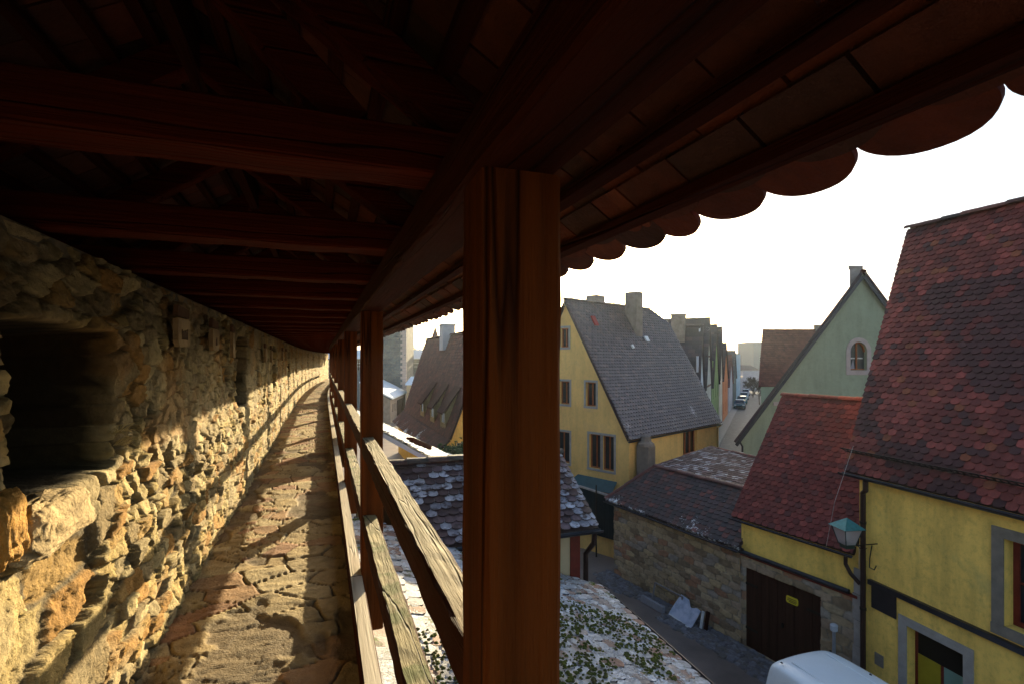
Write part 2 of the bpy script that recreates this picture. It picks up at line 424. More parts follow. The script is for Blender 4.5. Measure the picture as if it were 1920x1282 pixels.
# putlog holes
hole = np.zeros_like(disp)
for hy, hz, hw, hh in ((2.62, -.98, .07, .06), (1.95, -1.12, .07, .08), (3.72, -.62, .06, .10), (4.35, -.98, .08, .07), (5.5, -.8, .06, .08), (9.2, -.7, .1, .09), (2.3, -1.52, .10, .06), (3.35, -.28, .07, .05)):
    hole = np.maximum(hole, sstep(1.15, .85, np.hypot((Yg-hy)/hw, (Zg-hz)/hh)+(nz-.5)*.6))
disp = disp-hole*.14
# niches (old embrasures)
nich = np.zeros_like(disp)
NI = [(2.03+4.45*k, 2.80+4.45*k) for k in range(10)]
rag = (fbm(Yg*5, Zg*5, 72, 2)-.5)*.06
for k, (a, b) in enumerate(NI):
    zt = .10 if k == 0 else .24; zb = -.46 if k == 0 else -.56
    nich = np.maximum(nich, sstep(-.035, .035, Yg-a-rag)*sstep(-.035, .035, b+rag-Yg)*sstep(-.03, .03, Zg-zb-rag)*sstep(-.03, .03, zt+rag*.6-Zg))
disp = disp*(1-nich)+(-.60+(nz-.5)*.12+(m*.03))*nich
col_k = 1; disp = np.where(nich > .02, disp, disp*.78)
X = WX-.03+disp+cx(Yg)
stone = palette(Qr, [(.58, .47, .24), (.50, .41, .21), (.64, .55, .33), (.50, .34, .13), (.42, .35, .21), (.56, .44, .20), (.50, .29, .09), (.38, .30, .17), (.62, .52, .29)])
morta = np.array([.27, .22, .14])
col = stone*m[..., None]+morta*(1-m[..., None])*.75
col = col*(1-.6*sm[..., None])+np.array([.50, .43, .29])*.6*sm[..., None]
blot = fbm(Yg*3, Zg*4, 201, 4)
col = col*(.72+.56*blot[..., None])
och = sstep(.63, .72, fbm(Yg*2.1+4, Zg*2.4, 301, 4)); col = col*(1-.45*och[..., None])+np.array([.46, .24, .08])*.45*och[..., None]
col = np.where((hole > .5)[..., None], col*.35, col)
col = col*(1-.88*sstep(.0, .12, nich)[..., None])  # niche depths darkened in the vertex colour to deepen their shade
col = np.clip(col*np.array([.74, .68, .58]), .006, .8)
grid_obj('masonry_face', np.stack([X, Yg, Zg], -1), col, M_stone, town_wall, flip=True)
# body of the wall behind the face and its ledge under the roof
b = MB()
for i in range(24):
    a0 = -1.6+i*2; a1 = a0+2.0
    c0, c1 = cxf(a0), cxf(a1)
    x0 = -1.75
    pts = [(x0+c0, a0, -7.6), (WX-.70+c0, a0, -7.6), (WX-.70+c1, a1, -7.6), (x0+c1, a1, -7.6)]
    b.prism(pts, (0, 0, 7.6+WT-.02), 0)
    pts = [(WX-.72+c0, a0, WT-.04), (WX+.0+c0, a0, WT-.04), (WX+.0+c1, a1, WT-.04), (WX-.72+c1, a1, WT-.04)]
    b.prism(pts, (0, 0, .05), 0)
b.build('wall_core', M_mortar, town_wall)
# the projecting sill block of the first niche
g = np.linspace(0, 1, 70)
A, B = np.meshgrid(g, g, indexing='ij')
sb = MB()
yy0, yy1 = 2.02, 2.42
ph = (A*2*math.pi)
rr = .5+.5*np.abs(np.cos(ph))**.0*1
def blob(cx_, cy_, cz_, hx, hy, hz, seed, n=110, amp=.26, pw=.5):
    th = np.linspace(0, 2*math.pi, n); fi = np.linspace(-math.pi/2, math.pi/2, n//2)
    T, F = np.meshgrid(th, fi, indexing='ij')
    def se(t): return np.sign(t)*np.abs(t)**pw
    x = se(np.cos(F))*se(np.cos(T)); y = se(np.cos(F))*se(np.sin(T)); z = se(np.sin(F))
    nn = 1+(fbm(x*2.1+z*1.3+seed, y*2.1+z*.7, seed, 6, .62)-.5)*amp*2+(fbm(x*9+z*7, y*9-z*5, seed+4, 4)-.5)*.12
    return np.stack([cx_+x*hx*nn, cy_+y*hy*nn, cz_+z*hz*nn], -1)
P = blob(WX-.01, 2.24, -.565, .085, .24, .085, 5)
n1 = fbm(P[..., 1]*14, P[..., 2]*14+P[..., 0]*9, 8, 4)
Cc = np.array([.52, .38, .20])*(.45+1.0*n1[..., None])
grid_obj('sill_stone', P, Cc, M_stone, town_wall)
P = blob(WX-.02, 1.955, -.50, .075, .065, .11, 9)
n1 = fbm(P[..., 1]*14, P[..., 2]*14+P[..., 0]*9, 18, 4)
grid_obj('jamb_stone', P, np.array([.56, .30, .08])*(.5+.9*n1[..., None]), M_stone, town_wall)
# dry grass tufts on the niche sills
tw_ = MB(); rnd = random.Random(4)
for (ty, tz) in ((2.86, -.34), (2.9, -.40), (7.3, -.52)):
    for i in range(26):
        p = Vector((WX+.02+rnd.uniform(-.02, .02), ty+rnd.uniform(-.07, .05), tz)); d = Vector((rnd.uniform(.0, .06), rnd.uniform(-.09, .07), rnd.uniform(.0, .06)))
        tw_.tube([p, p+d*.6, p+d+Vector((.01, 0, -.02))], [.0015, .0012, .0006], 4)
tag(tw_.build('dry_grass', mat('dry_straw', (.45, .34, .14), .8, .3), None), 'dry grass tufts sprouting from the niche sills of the stone wall', 'grass', kind='stuff')

# memorial plaques on the wall
M_plq = mat('plaque_stone_tan', (.36, .25, .13), .8, .25, 20, .3, 60)
M_plt = mat('plaque_writing_dark', (.09, .045, .02), .8, .2)
PL = [(3.78, .16, .30, .17, 'pale stone plaque with a wide dark inscription, nearest one on the wall'),
      (4.82, .15, .28, .17, 'pale stone plaque with rounded lower corners, second along the wall before the dark niche'),
      (5.75, .13, .14, .24, 'narrow upright stone plaque just before the tall dark niche'),
      (8.9, .05, .20, .20, 'small square plaque first past the tall dark niche'),
      (9.9, .04, .18, .20, 'small square plaque second past the tall dark niche'),
      (12.6, .06, .22, .20, 'small plaque on the far wall between two narrow dark niches'),
      (13.9, .06, .22, .20, 'small plaque on the far wall right before the bend')]
for k, (py, pz, pw, phh, lb) in enumerate(PL):
    t = thing('memorial_plaque', lb, 'plaque', (WX+.06, py, pz), 'memorial plaques on the town wall')
    x = WX+.055
    a, h = pw/2, phh/2
    for part, (o0, o1) in (('plate', (-1, 1)),):
        mb = MB(); out = [(-a, h), (-a, -h*.55), (-a*.8, -h), (a*.8, -h), (a, -h*.55), (a, h)]
        mb.prism([(x, py+p, pz+q) for p, q in out], (.03, 0, 0)); mb.build('plate', M_plq, t)
        mb = MB(); mb.prism([(x, py-a, pz+h+.015), (x, py+a, pz+h+.015), (x, py+a*.9, pz+h+.07), (x, py-a*.85, pz+h+.085)], (.025, 0, 0)); mb.build('header', mat('plaque_header', (.16, .08, .04), .85, .3, 20), t)
    if k < 2:
        mb = MB(); rnd = random.Random(k); xx = x+.031
        # an illegible dark carved word
        w2 = a*(.5 if k == 0 else .18)
        yy = py-w2
        while yy < py+w2:
            e = rnd.uniform(.012, .020); mb.abox(xx, xx+.002, yy, yy+e*.75, pz-.035, pz+rnd.uniform(.0, .028)); yy += e
        mb.abox(xx, xx+.002, py-w2, py+w2, pz-.042, pz-.030)
        mb.build('inscription', M_plt, t)

# walkway floor
xs = np.arange(WX-.10, .245, .0085)
Yf, Xf = np.meshgrid(ys, xs, indexing='ij')
wu = (fbm(Yf*1.6, Xf*1.6, 15, 2)-.5)*.08; wv = (fbm(Yf*1.6+9, Xf*1.6, 16, 2)-.5)*.10
f1, e_, r1, r2, dx, dy = voro(Xf+wu, Yf+wv, .33, .25, 51, .8)
f1s, es, r1s, r2s, dxs, dys = voro(Xf+wu*1.5, Yf+wv*1.5, .13, .09, 61, 1.0)
bigf = fbm(Yf*.8+3, Xf*1.2, 88, 3); small = bigf > .60
E = np.where(small, es, e_)+(fbm(Yf*20, Xf*20, 94, 3)-.5)*.04; r1 = np.where(small, r1s, r1); r2 = np.where(small, r2s, r2)
m = sstep(.01, .05, E)
nz = fbm(Yf*9, Xf*4, 95, 6, .66); nz2 = fbm(Yf*28, Xf*12, 96, 3)
_, ec, rc, qc, dxc, dyc = voro(Xf+(nz-.5)*.06, Yf+(nz-.5)*.05, .11, .04, 141, 1.0)
hz = m*((rc-.5)*.004+(qc-.5)*dyc*.008)+m*(.012+.010*r1+(r2-.5)*dx*.012)+(nz-.5)*.017+(nz2-.5)*.006+(fbm(Yf*.7, Xf, 97)-.5)*.03
lost = sstep(.60, .66, fbm(Yf*1.5+20, Xf*2.2, 98)); hz = hz-(.016*m)*lost
Zf = FZ-.012+hz
fc = palette(r2, [(.46, .37, .20), (.42, .33, .17), (.50, .41, .23), (.44, .28, .15), (.38, .31, .17), (.52, .44, .26), (.38, .22, .13)])
fm = np.array([.17, .13, .08])
mm = m*(1-.8*lost)
fc = fc*mm[..., None]+fm*(1-mm[..., None]); fc = fc*(.65+.7*fbm(Yf*4, Xf*5, 99)[..., None])
wk = grid_obj('walkway_floor', np.stack([Xf+cx(Yf), Yf, Zf], -1), np.clip(fc*np.array([.84, .76, .68]), .01, .8), M_floor, None, flip=True)
tag(wk, kind='structure')
wk['label'] = 'worn stone flagged floor of the wall walk'; wk['category'] = 'walkway'
b = MB()
for i in range(24):
    a0 = Y0+i*2.0; a1 = a0+2.0; c0, c1 = cxf(a0), cxf(a1)
    b.prism([(WX-.1+c0, a0, FZ-.35), (.27+c0, a0, FZ-.35), (.27+c1, a1, FZ-.35), (WX-.1+c1, a1, FZ-.35)], (0, 0, .28))
    b.prism([(.12+c0, a0, -7.6), (.22+c0, a0, -7.6), (.22+c1, a1, -7.6), (.12+c1, a1, -7.6)], (0, 0, 7.6+FZ-.35))
b.build('walkway_substructure', M_mortar, town_wall)

# ------------------------------------------------------------------ timber gallery
gal = thing('timber_gallery', 'dark timber roofed gallery of posts, rails and cross beams over the wall walk', 'gallery', (.3, .9, FZ))
G0 = Vector(gal['_o'])
XI, XO, PW = .257, .405, .148
PY = [.83+2.87*k for k in range(-1, 15)]
def warp_bar(mb, a, b, w, h, mi=0, seed=0, n=14, amp=.003, mtop=None, face=1.0):
    """a hewn beam: a bar whose section wanders a little along its length"""
    rnd = random.Random(seed); a = Vector(a); b = Vector(b); d = (b-a); L = d.length; d.normalize()
    up = Vector((0, 0, 1)) if abs(d.z) < .9 else Vector((0, 1, 0))
    sd = d.cross(up).normalized(); u = sd.cross(d).normalized(); ch = min(w, h)*.07
    vs = []
    sec = [(-w/2+ch, -h/2), (w/2-ch, -h/2), (w/2, -h/2+ch), (w/2, h/2-ch), (w/2-ch, h/2), (-w/2+ch, h/2), (-w/2, h/2-ch), (-w/2, -h/2+ch)]
    for i in range(n+1):
        p = a+d*(L*i/n)
        for q in sec: vs.append(p+sd*(q[0]+rnd.uniform(-amp, amp))+u*(q[1]+rnd.uniform(-amp, amp)))
    side = [(i*8+k, i*8+(k+1) % 8, (i+1)*8+(k+1) % 8, (i+1)*8+k) for i in range(n) for k in range(8) if k != 4]
    topf = [(i*8+4, i*8+5, (i+1)*8+5, (i+1)*8+4) for i in range(n)]
    mb.add(vs, side+[tuple(range(7, -1, -1)), tuple(range(n*8, n*8+8))], mi); mb.add(vs, topf, mi if mtop is None else mtop)
pm = MB(); warp_bar(pm, (0, 0, -.25), (0, 0, .327-FZ), PW, PW, 0, 3, 20, .0015)
post0 = None
for k, y in enumerate(PY):
    loc = Vector(((XI+XO)/2+cxf(y), y+PW/2, FZ))-G0
    if post0 is None:
        post0 = pm.build('post', M_post, gal, origin=(0, 0, 0)); post0.location = loc; post0.rotation_euler = (0, 0, ang(y))
    else: copy_part(post0, gal, loc, ang(y))
for k in range(len(PY)-1):
    a, b = PY[k]+PW-.01, PY[k+1]+.01; ca, cb = cxf(a), cxf(b)
    near = 30 if k < 3 else 8; am = .0028 if k < 3 else .001
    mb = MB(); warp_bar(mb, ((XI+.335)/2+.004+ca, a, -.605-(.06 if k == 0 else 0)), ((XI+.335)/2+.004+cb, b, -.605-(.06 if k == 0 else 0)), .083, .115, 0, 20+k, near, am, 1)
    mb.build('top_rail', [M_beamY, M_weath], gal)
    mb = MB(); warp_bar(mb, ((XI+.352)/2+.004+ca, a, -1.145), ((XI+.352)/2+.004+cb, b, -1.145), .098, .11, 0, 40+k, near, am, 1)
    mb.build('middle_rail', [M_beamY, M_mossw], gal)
    a, b = PY[k], PY[k+1]; ca, cb = cxf(a), cxf(b)
    mb = MB(); warp_bar(mb, (.222+ca, a+.01, -1.59), (.222+cb, b, -1.59), .085, .17, 0, 60+k, 8, .001, 1)
    mb.build('floor_sill', [M_beamY, M_sill], gal)
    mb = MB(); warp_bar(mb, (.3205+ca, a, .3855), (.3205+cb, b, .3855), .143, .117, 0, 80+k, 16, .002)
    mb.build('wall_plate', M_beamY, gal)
# tie beams with rafters above them
PITCH = .70
XE, ZE = .90, .316
XR = -.45; ZR = ZE+(XE-XR)*PITCH
tm = MB(); warp_bar(tm, (-1.55, 0, .50), (.42, 0, .50), .14, .11, 0, 5, 18, .003)
rf = MB(); dz = .115
warp_bar(rf, (XR, 0, ZR-dz), (XE-.40, 0, ZE-dz+.40*PITCH), .09, .11, 0, 6, 10, .002)
rf2 = MB(); warp_bar(rf2, (XR, 0, ZR-dz), (2*XR-XE+.06, 0, ZE-dz+.06*PITCH), .09, .11, 0, 7, 10, .002)
st = MB(); warp_bar(st, (XR+.52, 0, .55), (XR, 0, .55+.54), .07, .09, 0, 8, 6, .002)
NT = 49
tie0 = None
for k in range(-3, NT):
    y = 1.29+.935*k; loc = Vector((cxf(y), y, 0))-G0; rz = ang(y)
    if tie0 is None:
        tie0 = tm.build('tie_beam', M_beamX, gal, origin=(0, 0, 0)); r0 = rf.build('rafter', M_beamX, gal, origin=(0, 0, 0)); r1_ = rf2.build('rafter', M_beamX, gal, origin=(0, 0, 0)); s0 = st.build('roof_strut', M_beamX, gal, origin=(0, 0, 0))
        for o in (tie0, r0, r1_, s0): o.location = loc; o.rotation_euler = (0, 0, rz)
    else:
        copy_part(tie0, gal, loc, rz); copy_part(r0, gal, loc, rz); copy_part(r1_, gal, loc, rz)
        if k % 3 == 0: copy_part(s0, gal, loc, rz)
for k in range(0, 16):
    a, b = -1.7+3*k, 1.3+3*k
    mb = MB(); mb.bar((XR+cxf(a), a, ZR-.09), (XR+cxf(b), b, ZR-.09), .05, .22); mb.build('ridge_seal_board', M_beamY, gal)  # board added under the ridge to seal out leaking light
# battens and tiles, by lengths of the roof
TC = [((.09, .018, .006), 3), ((.065, .016, .007), 3), ((.045, .016, .010), 2), ((.11, .028, .01), 1)]
seg = 3.0; i = 0; y = -1.84
while y < 44:
    a, b_ = y, min(y+seg, 45); ca, cb = cxf(a), cxf(b_)
    tl = MB(); bt = MB()
    for sgn in (1, -1):
        def rp(s, yy, c): 
            x = XE-s if sgn == 1 else 2*XR-XE+s
            return Vector((x+c, yy, ZE+s*PITCH))
        sl_ = XE-XR
        poly = [rp(0, a, ca), rp(0, b_, cb), rp(sl_, b_, cb), rp(sl_, a, ca)]
        poly[1] = poly[1]+Vector((0, .03, 0)); poly[2] = poly[2]+Vector((0, .03, 0))
        tiled(tl, poly[0], poly[1], poly[3], poly, TC, .205, .15, .014, under=True, seed=200+i*2+sgn, lift=.02, sag=0)
        nb = int(sl_*math.sqrt(1+PITCH**2)/.15)
        for j in range(nb+1):
            s = .125+j*.15/math.sqrt(1+PITCH**2)
            if s < sl_: bt.bar(rp(s, a, ca)-Vector((0, 0, .035)), rp(s, b_, cb)-Vector((0, 0, .035)), .045, .028)
    ridge_caps(tl, Vector((XR+ca, a, ZR+.03)), Vector((XR+cb, b_, ZR+.03)), .1, .35, ((.25, .09, .05),), seed=i)
    tl.build('roof_tiling', M_tileG, gal); bt.build('battens', M_beamY, gal)
    y += seg; i += 1

# ================================================================== THE TOWN
# ground: one sheet to the horizon
M_ground = mat('town_ground_asphalt', (.17, .130, .115), .45, .45, .9, .5, 14, stain=((.22, .17, .14), .5, .52), spec=.5)
rows_ = [-40, -20, -8, 0, 8, 16, 24, 30, 40, 55, 75, 100, 130, 170, 220, 260, 400, 800, 1600, 3500]
cols_ = [-3500, -1200, -400, -150, -60, -30, -15, 0, 15, 30, 60, 150, 400, 1200, 3500]
vs = [W(c, r, ground_z(r)-(0 if r < 300 else (r-260)*.01)) for r in rows_ for c in cols_]
nc = len(cols_); g = MB(); g.add(vs, [(i*nc+j, i*nc+j+1, (i+1)*nc+j+1, (i+1)*nc+j) for i in range(len(rows_)-1) for j in range(nc-1)])
gnd = g.build('ground', M_ground); tag(gnd, kind='structure')
# the cobbled street running away between the houses
M_cobble = mat('wet_cobbles', (.045, .045, .055), .6, .7, 2.6, 1.0, 9, spec=.25, stain=((.15, .15, .17), 1.6, .60))
sx = lambda d, o: .484*d+o
mb = MB(); dd = [20, 26, 32, 40, 50, 60, 75, 90, 110, 140, 200, 300]
for a, b in zip(dd, dd[1:]): mb.poly([W(sx(a, -3.6), a, ground_z(a)+.006), W(sx(a, 3), a, ground_z(a)+.006), W(sx(b, 3), b, ground_z(b)+.006), W(sx(b, -3.6), b, ground_z(b)+.006)])
tag(mb.build('street', M_cobble), kind='structure')
mb = MB()
for a, b in zip(dd[1:], dd[2:]):
    p = [W(sx(a, -4.7), a, ground_z(a)), W(sx(a, -3.55), a, ground_z(a)), W(sx(b, -3.55), b, ground_z(b)), W(sx(b, -4.7), b, ground_z(b))]
    mb.prism(p, (0, 0, .12))
tag(mb.build('pavement', mat('paving_slabs_grey', (.13, .13, .14), .5, .3, 3, .3, 20)), kind='structure')
# far hills and woods on the horizon
mb = MB(); rnd = random.Random(12)
for (dist, h, s) in ((900, 10, 1), (1700, 26, 2)):
    n = 60; top = []; prev = None
    for i in range(n+1):
        r = (-1.2+2.6*i/n)*dist; hh = h*(.6+.8*float(vnoise(np.array([i*.35]), np.array([s*3.3]), 5)[0]))
        cur = (W(r, dist, -40), W(r, dist, hh-12), W(r, dist+300, hh-14), W(r, dist+400, -40))
        if prev: mb.poly([prev[0], cur[0], cur[1], prev[1]]); mb.poly([prev[1], cur[1], cur[2], prev[2]]); mb.poly([prev[2], cur[2], cur[3], prev[3]])
        prev = cur
tag(mb.build('hills', mat('distant_wooded_hills', (.05, .06, .055), .9, .4, .02)), kind='structure')

# tile palettes
RED = [((.20, .035, .025), 4), ((.13, .028, .024), 4), ((.26, .045, .035), 2), ((.075, .03, .03), 3)]
REDM = [((.24, .056, .048), 3), ((.165, .040, .035), 5), ((.21, .065, .035), 1), ((.12, .030, .028), 4), ((.068, .028, .030), 5)]
REDN = [((.165, .040, .036), 5), ((.13, .035, .032), 4), ((.21, .050, .043), 2), ((.10, .035, .035), 1)]
SNT = [((.30, .29, .34), 3), ((.50, .50, .57), 2), ((.09, .05, .05), 4), ((.17, .11, .12), 3)]
SNR = [((.58, .57, .58), 4), ((.70, .70, .73), 3), ((.40, .28, .23), 2), ((.48, .40, .36), 2), ((.34, .20, .15), 1)]
RIM = (.06, .04, .04)
DRK = [((.060, .040, .042), 5), ((.045, .034, .036), 4), ((.085, .040, .036), 3), ((.15, .05, .04), .6)]
GRY = [((.088, .070, .080), 5), ((.068, .055, .066), 4), ((.12, .085, .085), 2)]
M_tile = mat('beaver_tail_roof_tile', (1, 1, 1), .7, .38, 14, .5, 60, attr=True, spec=.18, stain=((.20, .20, .18), 22, .68))
M_tileS = mat('roof_tile_with_frost', (1, 1, 1), .6, .30, 18, .4, 60, attr=True, spec=.3, snow=(1.2, 1.20, 14))
M_tileN = mat('roof_tile_snowed', (1, 1, 1), .6, .35, 10, .6, 60, attr=True, spec=.3, snow=(3.0, 1.02, 24))
M_tileR = mat('roof_tile_snow_and_moss', (1, 1, 1), .7, .35, 10, 1.0, 60, attr=True, spec=.2, snow=(4.5, 1.05, 30), moss=(2.6, .57), stain=((.16, .12, .09), 6, .58))
M_tileD = mat('roof_tile_light_frost', (1, 1, 1), .55, .30, 18, .4, 60, attr=True, spec=.35, snow=(.7, 1.30, 16))
M_snow = mat('fresh_snow', (.82, .83, .87), .75, .08, 6, .4, 14)
M_yel = mat('yellow_plaster', (.90, .59, .14), .9, .12, 1.6, .35, 40, streak=.26, stain=((.70, .50, .14), 1.1, .60))
M_yel2 = mat('warm_ochre_plaster', (.80, .50, .17), .9, .10, 1.4, .35, 40, streak=.16, stain=((.72, .46, .18), .9, .60))
M_cream = mat('cream_plaster', (.60, .46, .28), .9, .12, 2, .3, 40)
M_grn = mat('grey_green_plaster', (.28, .31, .22), .9, .10, 1.1, .35, 40, streak=.14, stain=((.24, .27, .19), .8, .58))
M_sand = mat('grey_sandstone', (.20, .17, .14), .85, .25, 6, .5, 40)
M_redw = mat('oxblood_painted_timber', (.16, .022, .014), .55, .25, 8, .3, 40)
M_orw = mat('orange_brown_window_wood', (.30, .08, .02), .5, .25, 8, .2, 40)
M_white = mat('white_painted_wood', (.65, .65, .66), .5, .15, 8, .1, 40)
M_door = wood('dark_brown_gate_boards', (.045, .020, .014), 'z', .7, .4, .6, .6)
M_patina = mat('copper_patina', (.05, .20, .20), .5, .35, 12, .3, 50, metal=.2)
M_quoin = mat('pale_quoin_stone', (.34, .31, .29), .85, .2, 5, .4, 30)
M_dgreen = wood('dark_blue_green_fence_boards', (.018, .030, .036), 'z', .6, .3, .4, .6)

def gutter(parent, a, b, r=.06, mat_=None, name='gutter'):
    a = Vector(a); b = Vector(b); d = (b-a).normalized(); sd = d.cross(Vector((0, 0, 1))).normalized(); mb = MB(); vs = []
    for p in (a, b):
        for k in range(7):
            t = math.pi+math.pi*k/6; vs.append(p+sd*math.cos(t)*r+Vector((0, 0, math.sin(t)*r)))
        for k in range(6, -1, -1):
            t = math.pi+math.pi*k/6; vs.append(p+sd*math.cos(t)*r*.86+Vector((0, 0, math.sin(t)*r*.86+.002)))
    n = 14; mb.add(vs, [(k, (k+1) % n, n+(k+1) % n, n+k) for k in range(n)]+[tuple(range(n))[::-1], tuple(range(n, 2*n))])
    mb.build(name, mat_ or M_gutter, parent)
def outline_box(mb, pts, z0, z1s, mi=0):
    """vertical walls through a ring of plan points; z1s gives the height at each"""
    n = len(pts)
    for i in range(n):
        a, b = Vector(pts[i]), Vector(pts[(i+1) % n]); za, zb = z1s[i], z1s[(i+1) % n]
        mb.poly([(a.x, a.y, z0), (b.x, b.y, z0), (b.x, b.y, zb), (a.x, a.y, za)], mi)

# ------------------------------------------------------------------ A  the big yellow house on the right
A0 = W(7.40, 10.9); fa = (W(.25, -1)).normalized(); na = W(-.97, -.243).normalized(); ba = W(2.55, 1.6)
LA = 12.0; ZEA = -2.18; RIA = 5.36
Ab = thing('yellow_house', 'big yellow plastered house at the right edge under a steep mottled red tiled roof', 'house', (A0.x, A0.y, -7.5))
A1 = A0+fa*LA
hs = [(2.62, 4.05, -4.36, -2.93)]
hs2 = [(1.02, 2.02, -6.72, -5.16), (3.25, 4.35, -6.5, -5.25)]
mb = MB()
facade(mb, (A0.x, A0.y, 0), fa, [(0, -7.6), (LA, -7.6), (LA, ZEA), (0, ZEA)], [rect(a, b, c, d) for a, b, c, d in hs+hs2], .24, 0, na)
bk = A0+ba; ap = bk
nb_ = ba.normalized()
mb.poly([(A0.x, A0.y, -7.6), (A0.x, A0.y, ZEA), (ap.x, ap.y, ZEA+RIA-.1), (ap.x+ba.x, ap.y+ba.y, ZEA), (ap.x+ba.x, ap.y+ba.y, -7.6)])
e1 = A1+ba
mb.poly([(A1.x, A1.y, -7.6), (A1.x, A1.y, ZEA), (e1.x, e1.y, ZEA+RIA-.1), (e1.x+ba.x, e1.y+ba.y, ZEA), (e1.x+ba.x, e1.y+ba.y, -7.6)])
f2 = A0+ba*2; f3 = A1+ba*2
mb.poly([(f2.x, f2.y, -7.6), (f3.x, f3.y, -7.6), (f3.x, f3.y, ZEA), (f2.x, f2.y, ZEA)])
mb.build('wall', M_yel, Ab)
# roof
oh = .30; ohl = .30
sl_dir = Vector((ba.x, ba.y, RIA)); up = sl_dir/ sl_dir.length
E0 = Vector((A0.x, A0.y, ZEA+.02))-fa*ohl-up*oh; E1 = E0+fa*(LA+.5); T0 = E0+up*(sl_dir.length+oh); T1 = T0+fa*(LA+.5)
rb = MB(); deck(rb, [E0, E1, T1, T0], .07, 0, (.04, .02, .018))
def patA(cx_, vv):
    q = float(vnoise(np.array([cx_*.55+vv*.35+3]), np.array([vv*.75]), 8)[0]); return q > .58
def big_cols(seed):
    return REDM
tiled(rb, E0, E1, T0, [E0, E1, T1, T0], REDM, .175, .135, .018, lift=.035, seed=5, sag=.03, patch=patA)
ridge_caps(rb, T0+Vector((0, 0, .04)), T1+Vector((0, 0, .04)), .12, .42, ((.10, .05, .045), (.14, .06, .05), (.06, .045, .045)), seed=6)
bk0 = T0+Vector((ba.x, ba.y, -RIA)); bk1 = T1+Vector((ba.x, ba.y, -RIA)); rb.prism([T0, T1, bk1, bk0], (0, 0, -.08), 0, (.10, .03, .025))
roofA = rb.build('roof', M_tile, Ab)
gutter(Ab, E0-Vector((0, 0, .03))-na*-.05-fa*.05, E1-Vector((0, 0, .03))-na*-.05, .065)
# snow guard grid on the roof
sg = MB(); nA = fa.cross(up).normalized()
if nA.z < 0: nA = -nA
for k, s in enumerate((.42,)):
    g0 = E0+up*s+nA*.05; g1 = g0+fa*(LA)
    for hgt in (0.05, .19): sg.bar(g0+nA*hgt, g1+nA*hgt, .024, .024)
    n = 110
    for i in range(n): 
        p = g0+fa*(LA*i/n); sg.bar(p+nA*.03, p+nA*.20, .012, .012)
    for i in range(14):
        p = g0+fa*(.3+.85*i); sg.bar(p, p+nA*.2, .03, .008)
sg.build('snow_guard', M_iron, Ab)
window(Ab, (A0.x, A0.y, 0), fa, na, *hs[0], M_redw, .24, 2, 2, M_sand, .17, .03, .08, curtain=mat('grey_net_curtain', (.16, .17, .21), .9, .2))
w1 = window(Ab, (A0.x, A0.y, 0), fa, na, *hs2[0], M_redw, .24, 2, 1, M_quoin, .16, .03, .06)
w2 = window(Ab, (A0.x, A0.y, 0), fa, na, *hs2[1], M_redw, .24, 2, 2, M_quoin, .17, .03, .06)
# yellow and pale green panels behind the lower window, with the dark blind above
a0_, a1_, z0_, z1_ = hs2[0]; P_ = lambda a, z, d: Vector((A0.x, A0.y, 0))+fa*a+Vector((0, 0, z))-na*d
for nm, aa, bb, zz, zt, mt in (('yellow_panel', a0_+.06, (a0_+a1_)/2-.03, z0_+.06, z1_-.52, mat('mustard_panel', (.38, .30, .02), .6, .15)), ('green_panel', (a0_+a1_)/2+.03, a1_-.06, z0_+.06, z1_-.52, mat('pale_green_panel', (.20, .33, .28), .6, .1)), ('blind', a0_+.06, a1_-.06, z1_-.52, z1_-.05, M_black)):
    mb = MB(); mb.box(P_((aa+bb)/2, (zz+zt)/2, .205), fa*(bb-aa)/2, na*.006, Vector((0, 0, (zt-zz)/2))); mb.build(nm, mt, w1)
# string course, corner stones, small fittings
mb = MB(); zc = -4.62; a = P_(.25, zc, -.03); b = P_(LA, zc, -.03); mb.bar(a, b, .10, .10); mb.build('string_course', M_gutter, Ab)
mb = MB(); mb.box(P_(.55, -4.92, -.012), fa*.26, na*.012, Vector((0, 0, .22))); mb.build('dark_wall_panel', M_gutter, Ab)
mb = MB(); mb.box(P_(.92, -2.44, -.03), fa*.06, na*.04, Vector((0, 0, .05))); mb.build('beam_end', M_cream, Ab)
mb = MB(); mb.box(P_(.45, -6.15, -.01), fa*.09, na*.012, Vector((0, 0, .12))); mb.build('wall_plate_stone', M_sand, Ab)
mb = MB()
for i in range(5): mb.box(P_(-.02, -4.75-i*.55, -.005), fa*(.10+.03*(i % 2)), na*.02, Vector((0, 0, .268)))
mb.build('quoins', M_quoin, Ab)
dp = MB(); p0 = E0+fa*.55+Vector((0, 0, -.08))+na*.04
dp.tube([p0, p0-Vector((0, 0, .22)), P_(.16, ZEA-.62, -.09), P_(.16, ZEA-.85, -.09), P_(.16, -6.9, -.09), P_(.16, -7.5, -.09)], .052, 10)
dp.build('downpipe', M_pipe, Ab)
mb = MB()
for z in (-3.4, -5.2, -6.6): mb.tube([P_(.16, z, -.09), P_(.16, z-.05, -.09)], .062, 10)
mb.build('pipe_clamp', M_iron, Ab)
# iron hook on the wall
mb = MB(); mb.tube([P_(.30, -3.86, -.02), P_(.32, -4.12, -.10), P_(.42, -4.25, -.22), P_(.56, -4.24, -.26), P_(.60, -4.14, -.26)], .011, 6); mb.build('wall_hook', M_iron, Ab)

# ------------------------------------------------------------------ street wall line: low stone house and yellow annex
P1 = W(3.58, 17.9); fb = W(.552, -1).normalized(); nb = W(-1, -.552).normalized(); inb = -nb
k_ = math.sqrt(1+.552**2)
LB = 4.44*k_; LC = 6.95*k_
zb_ = -7.5
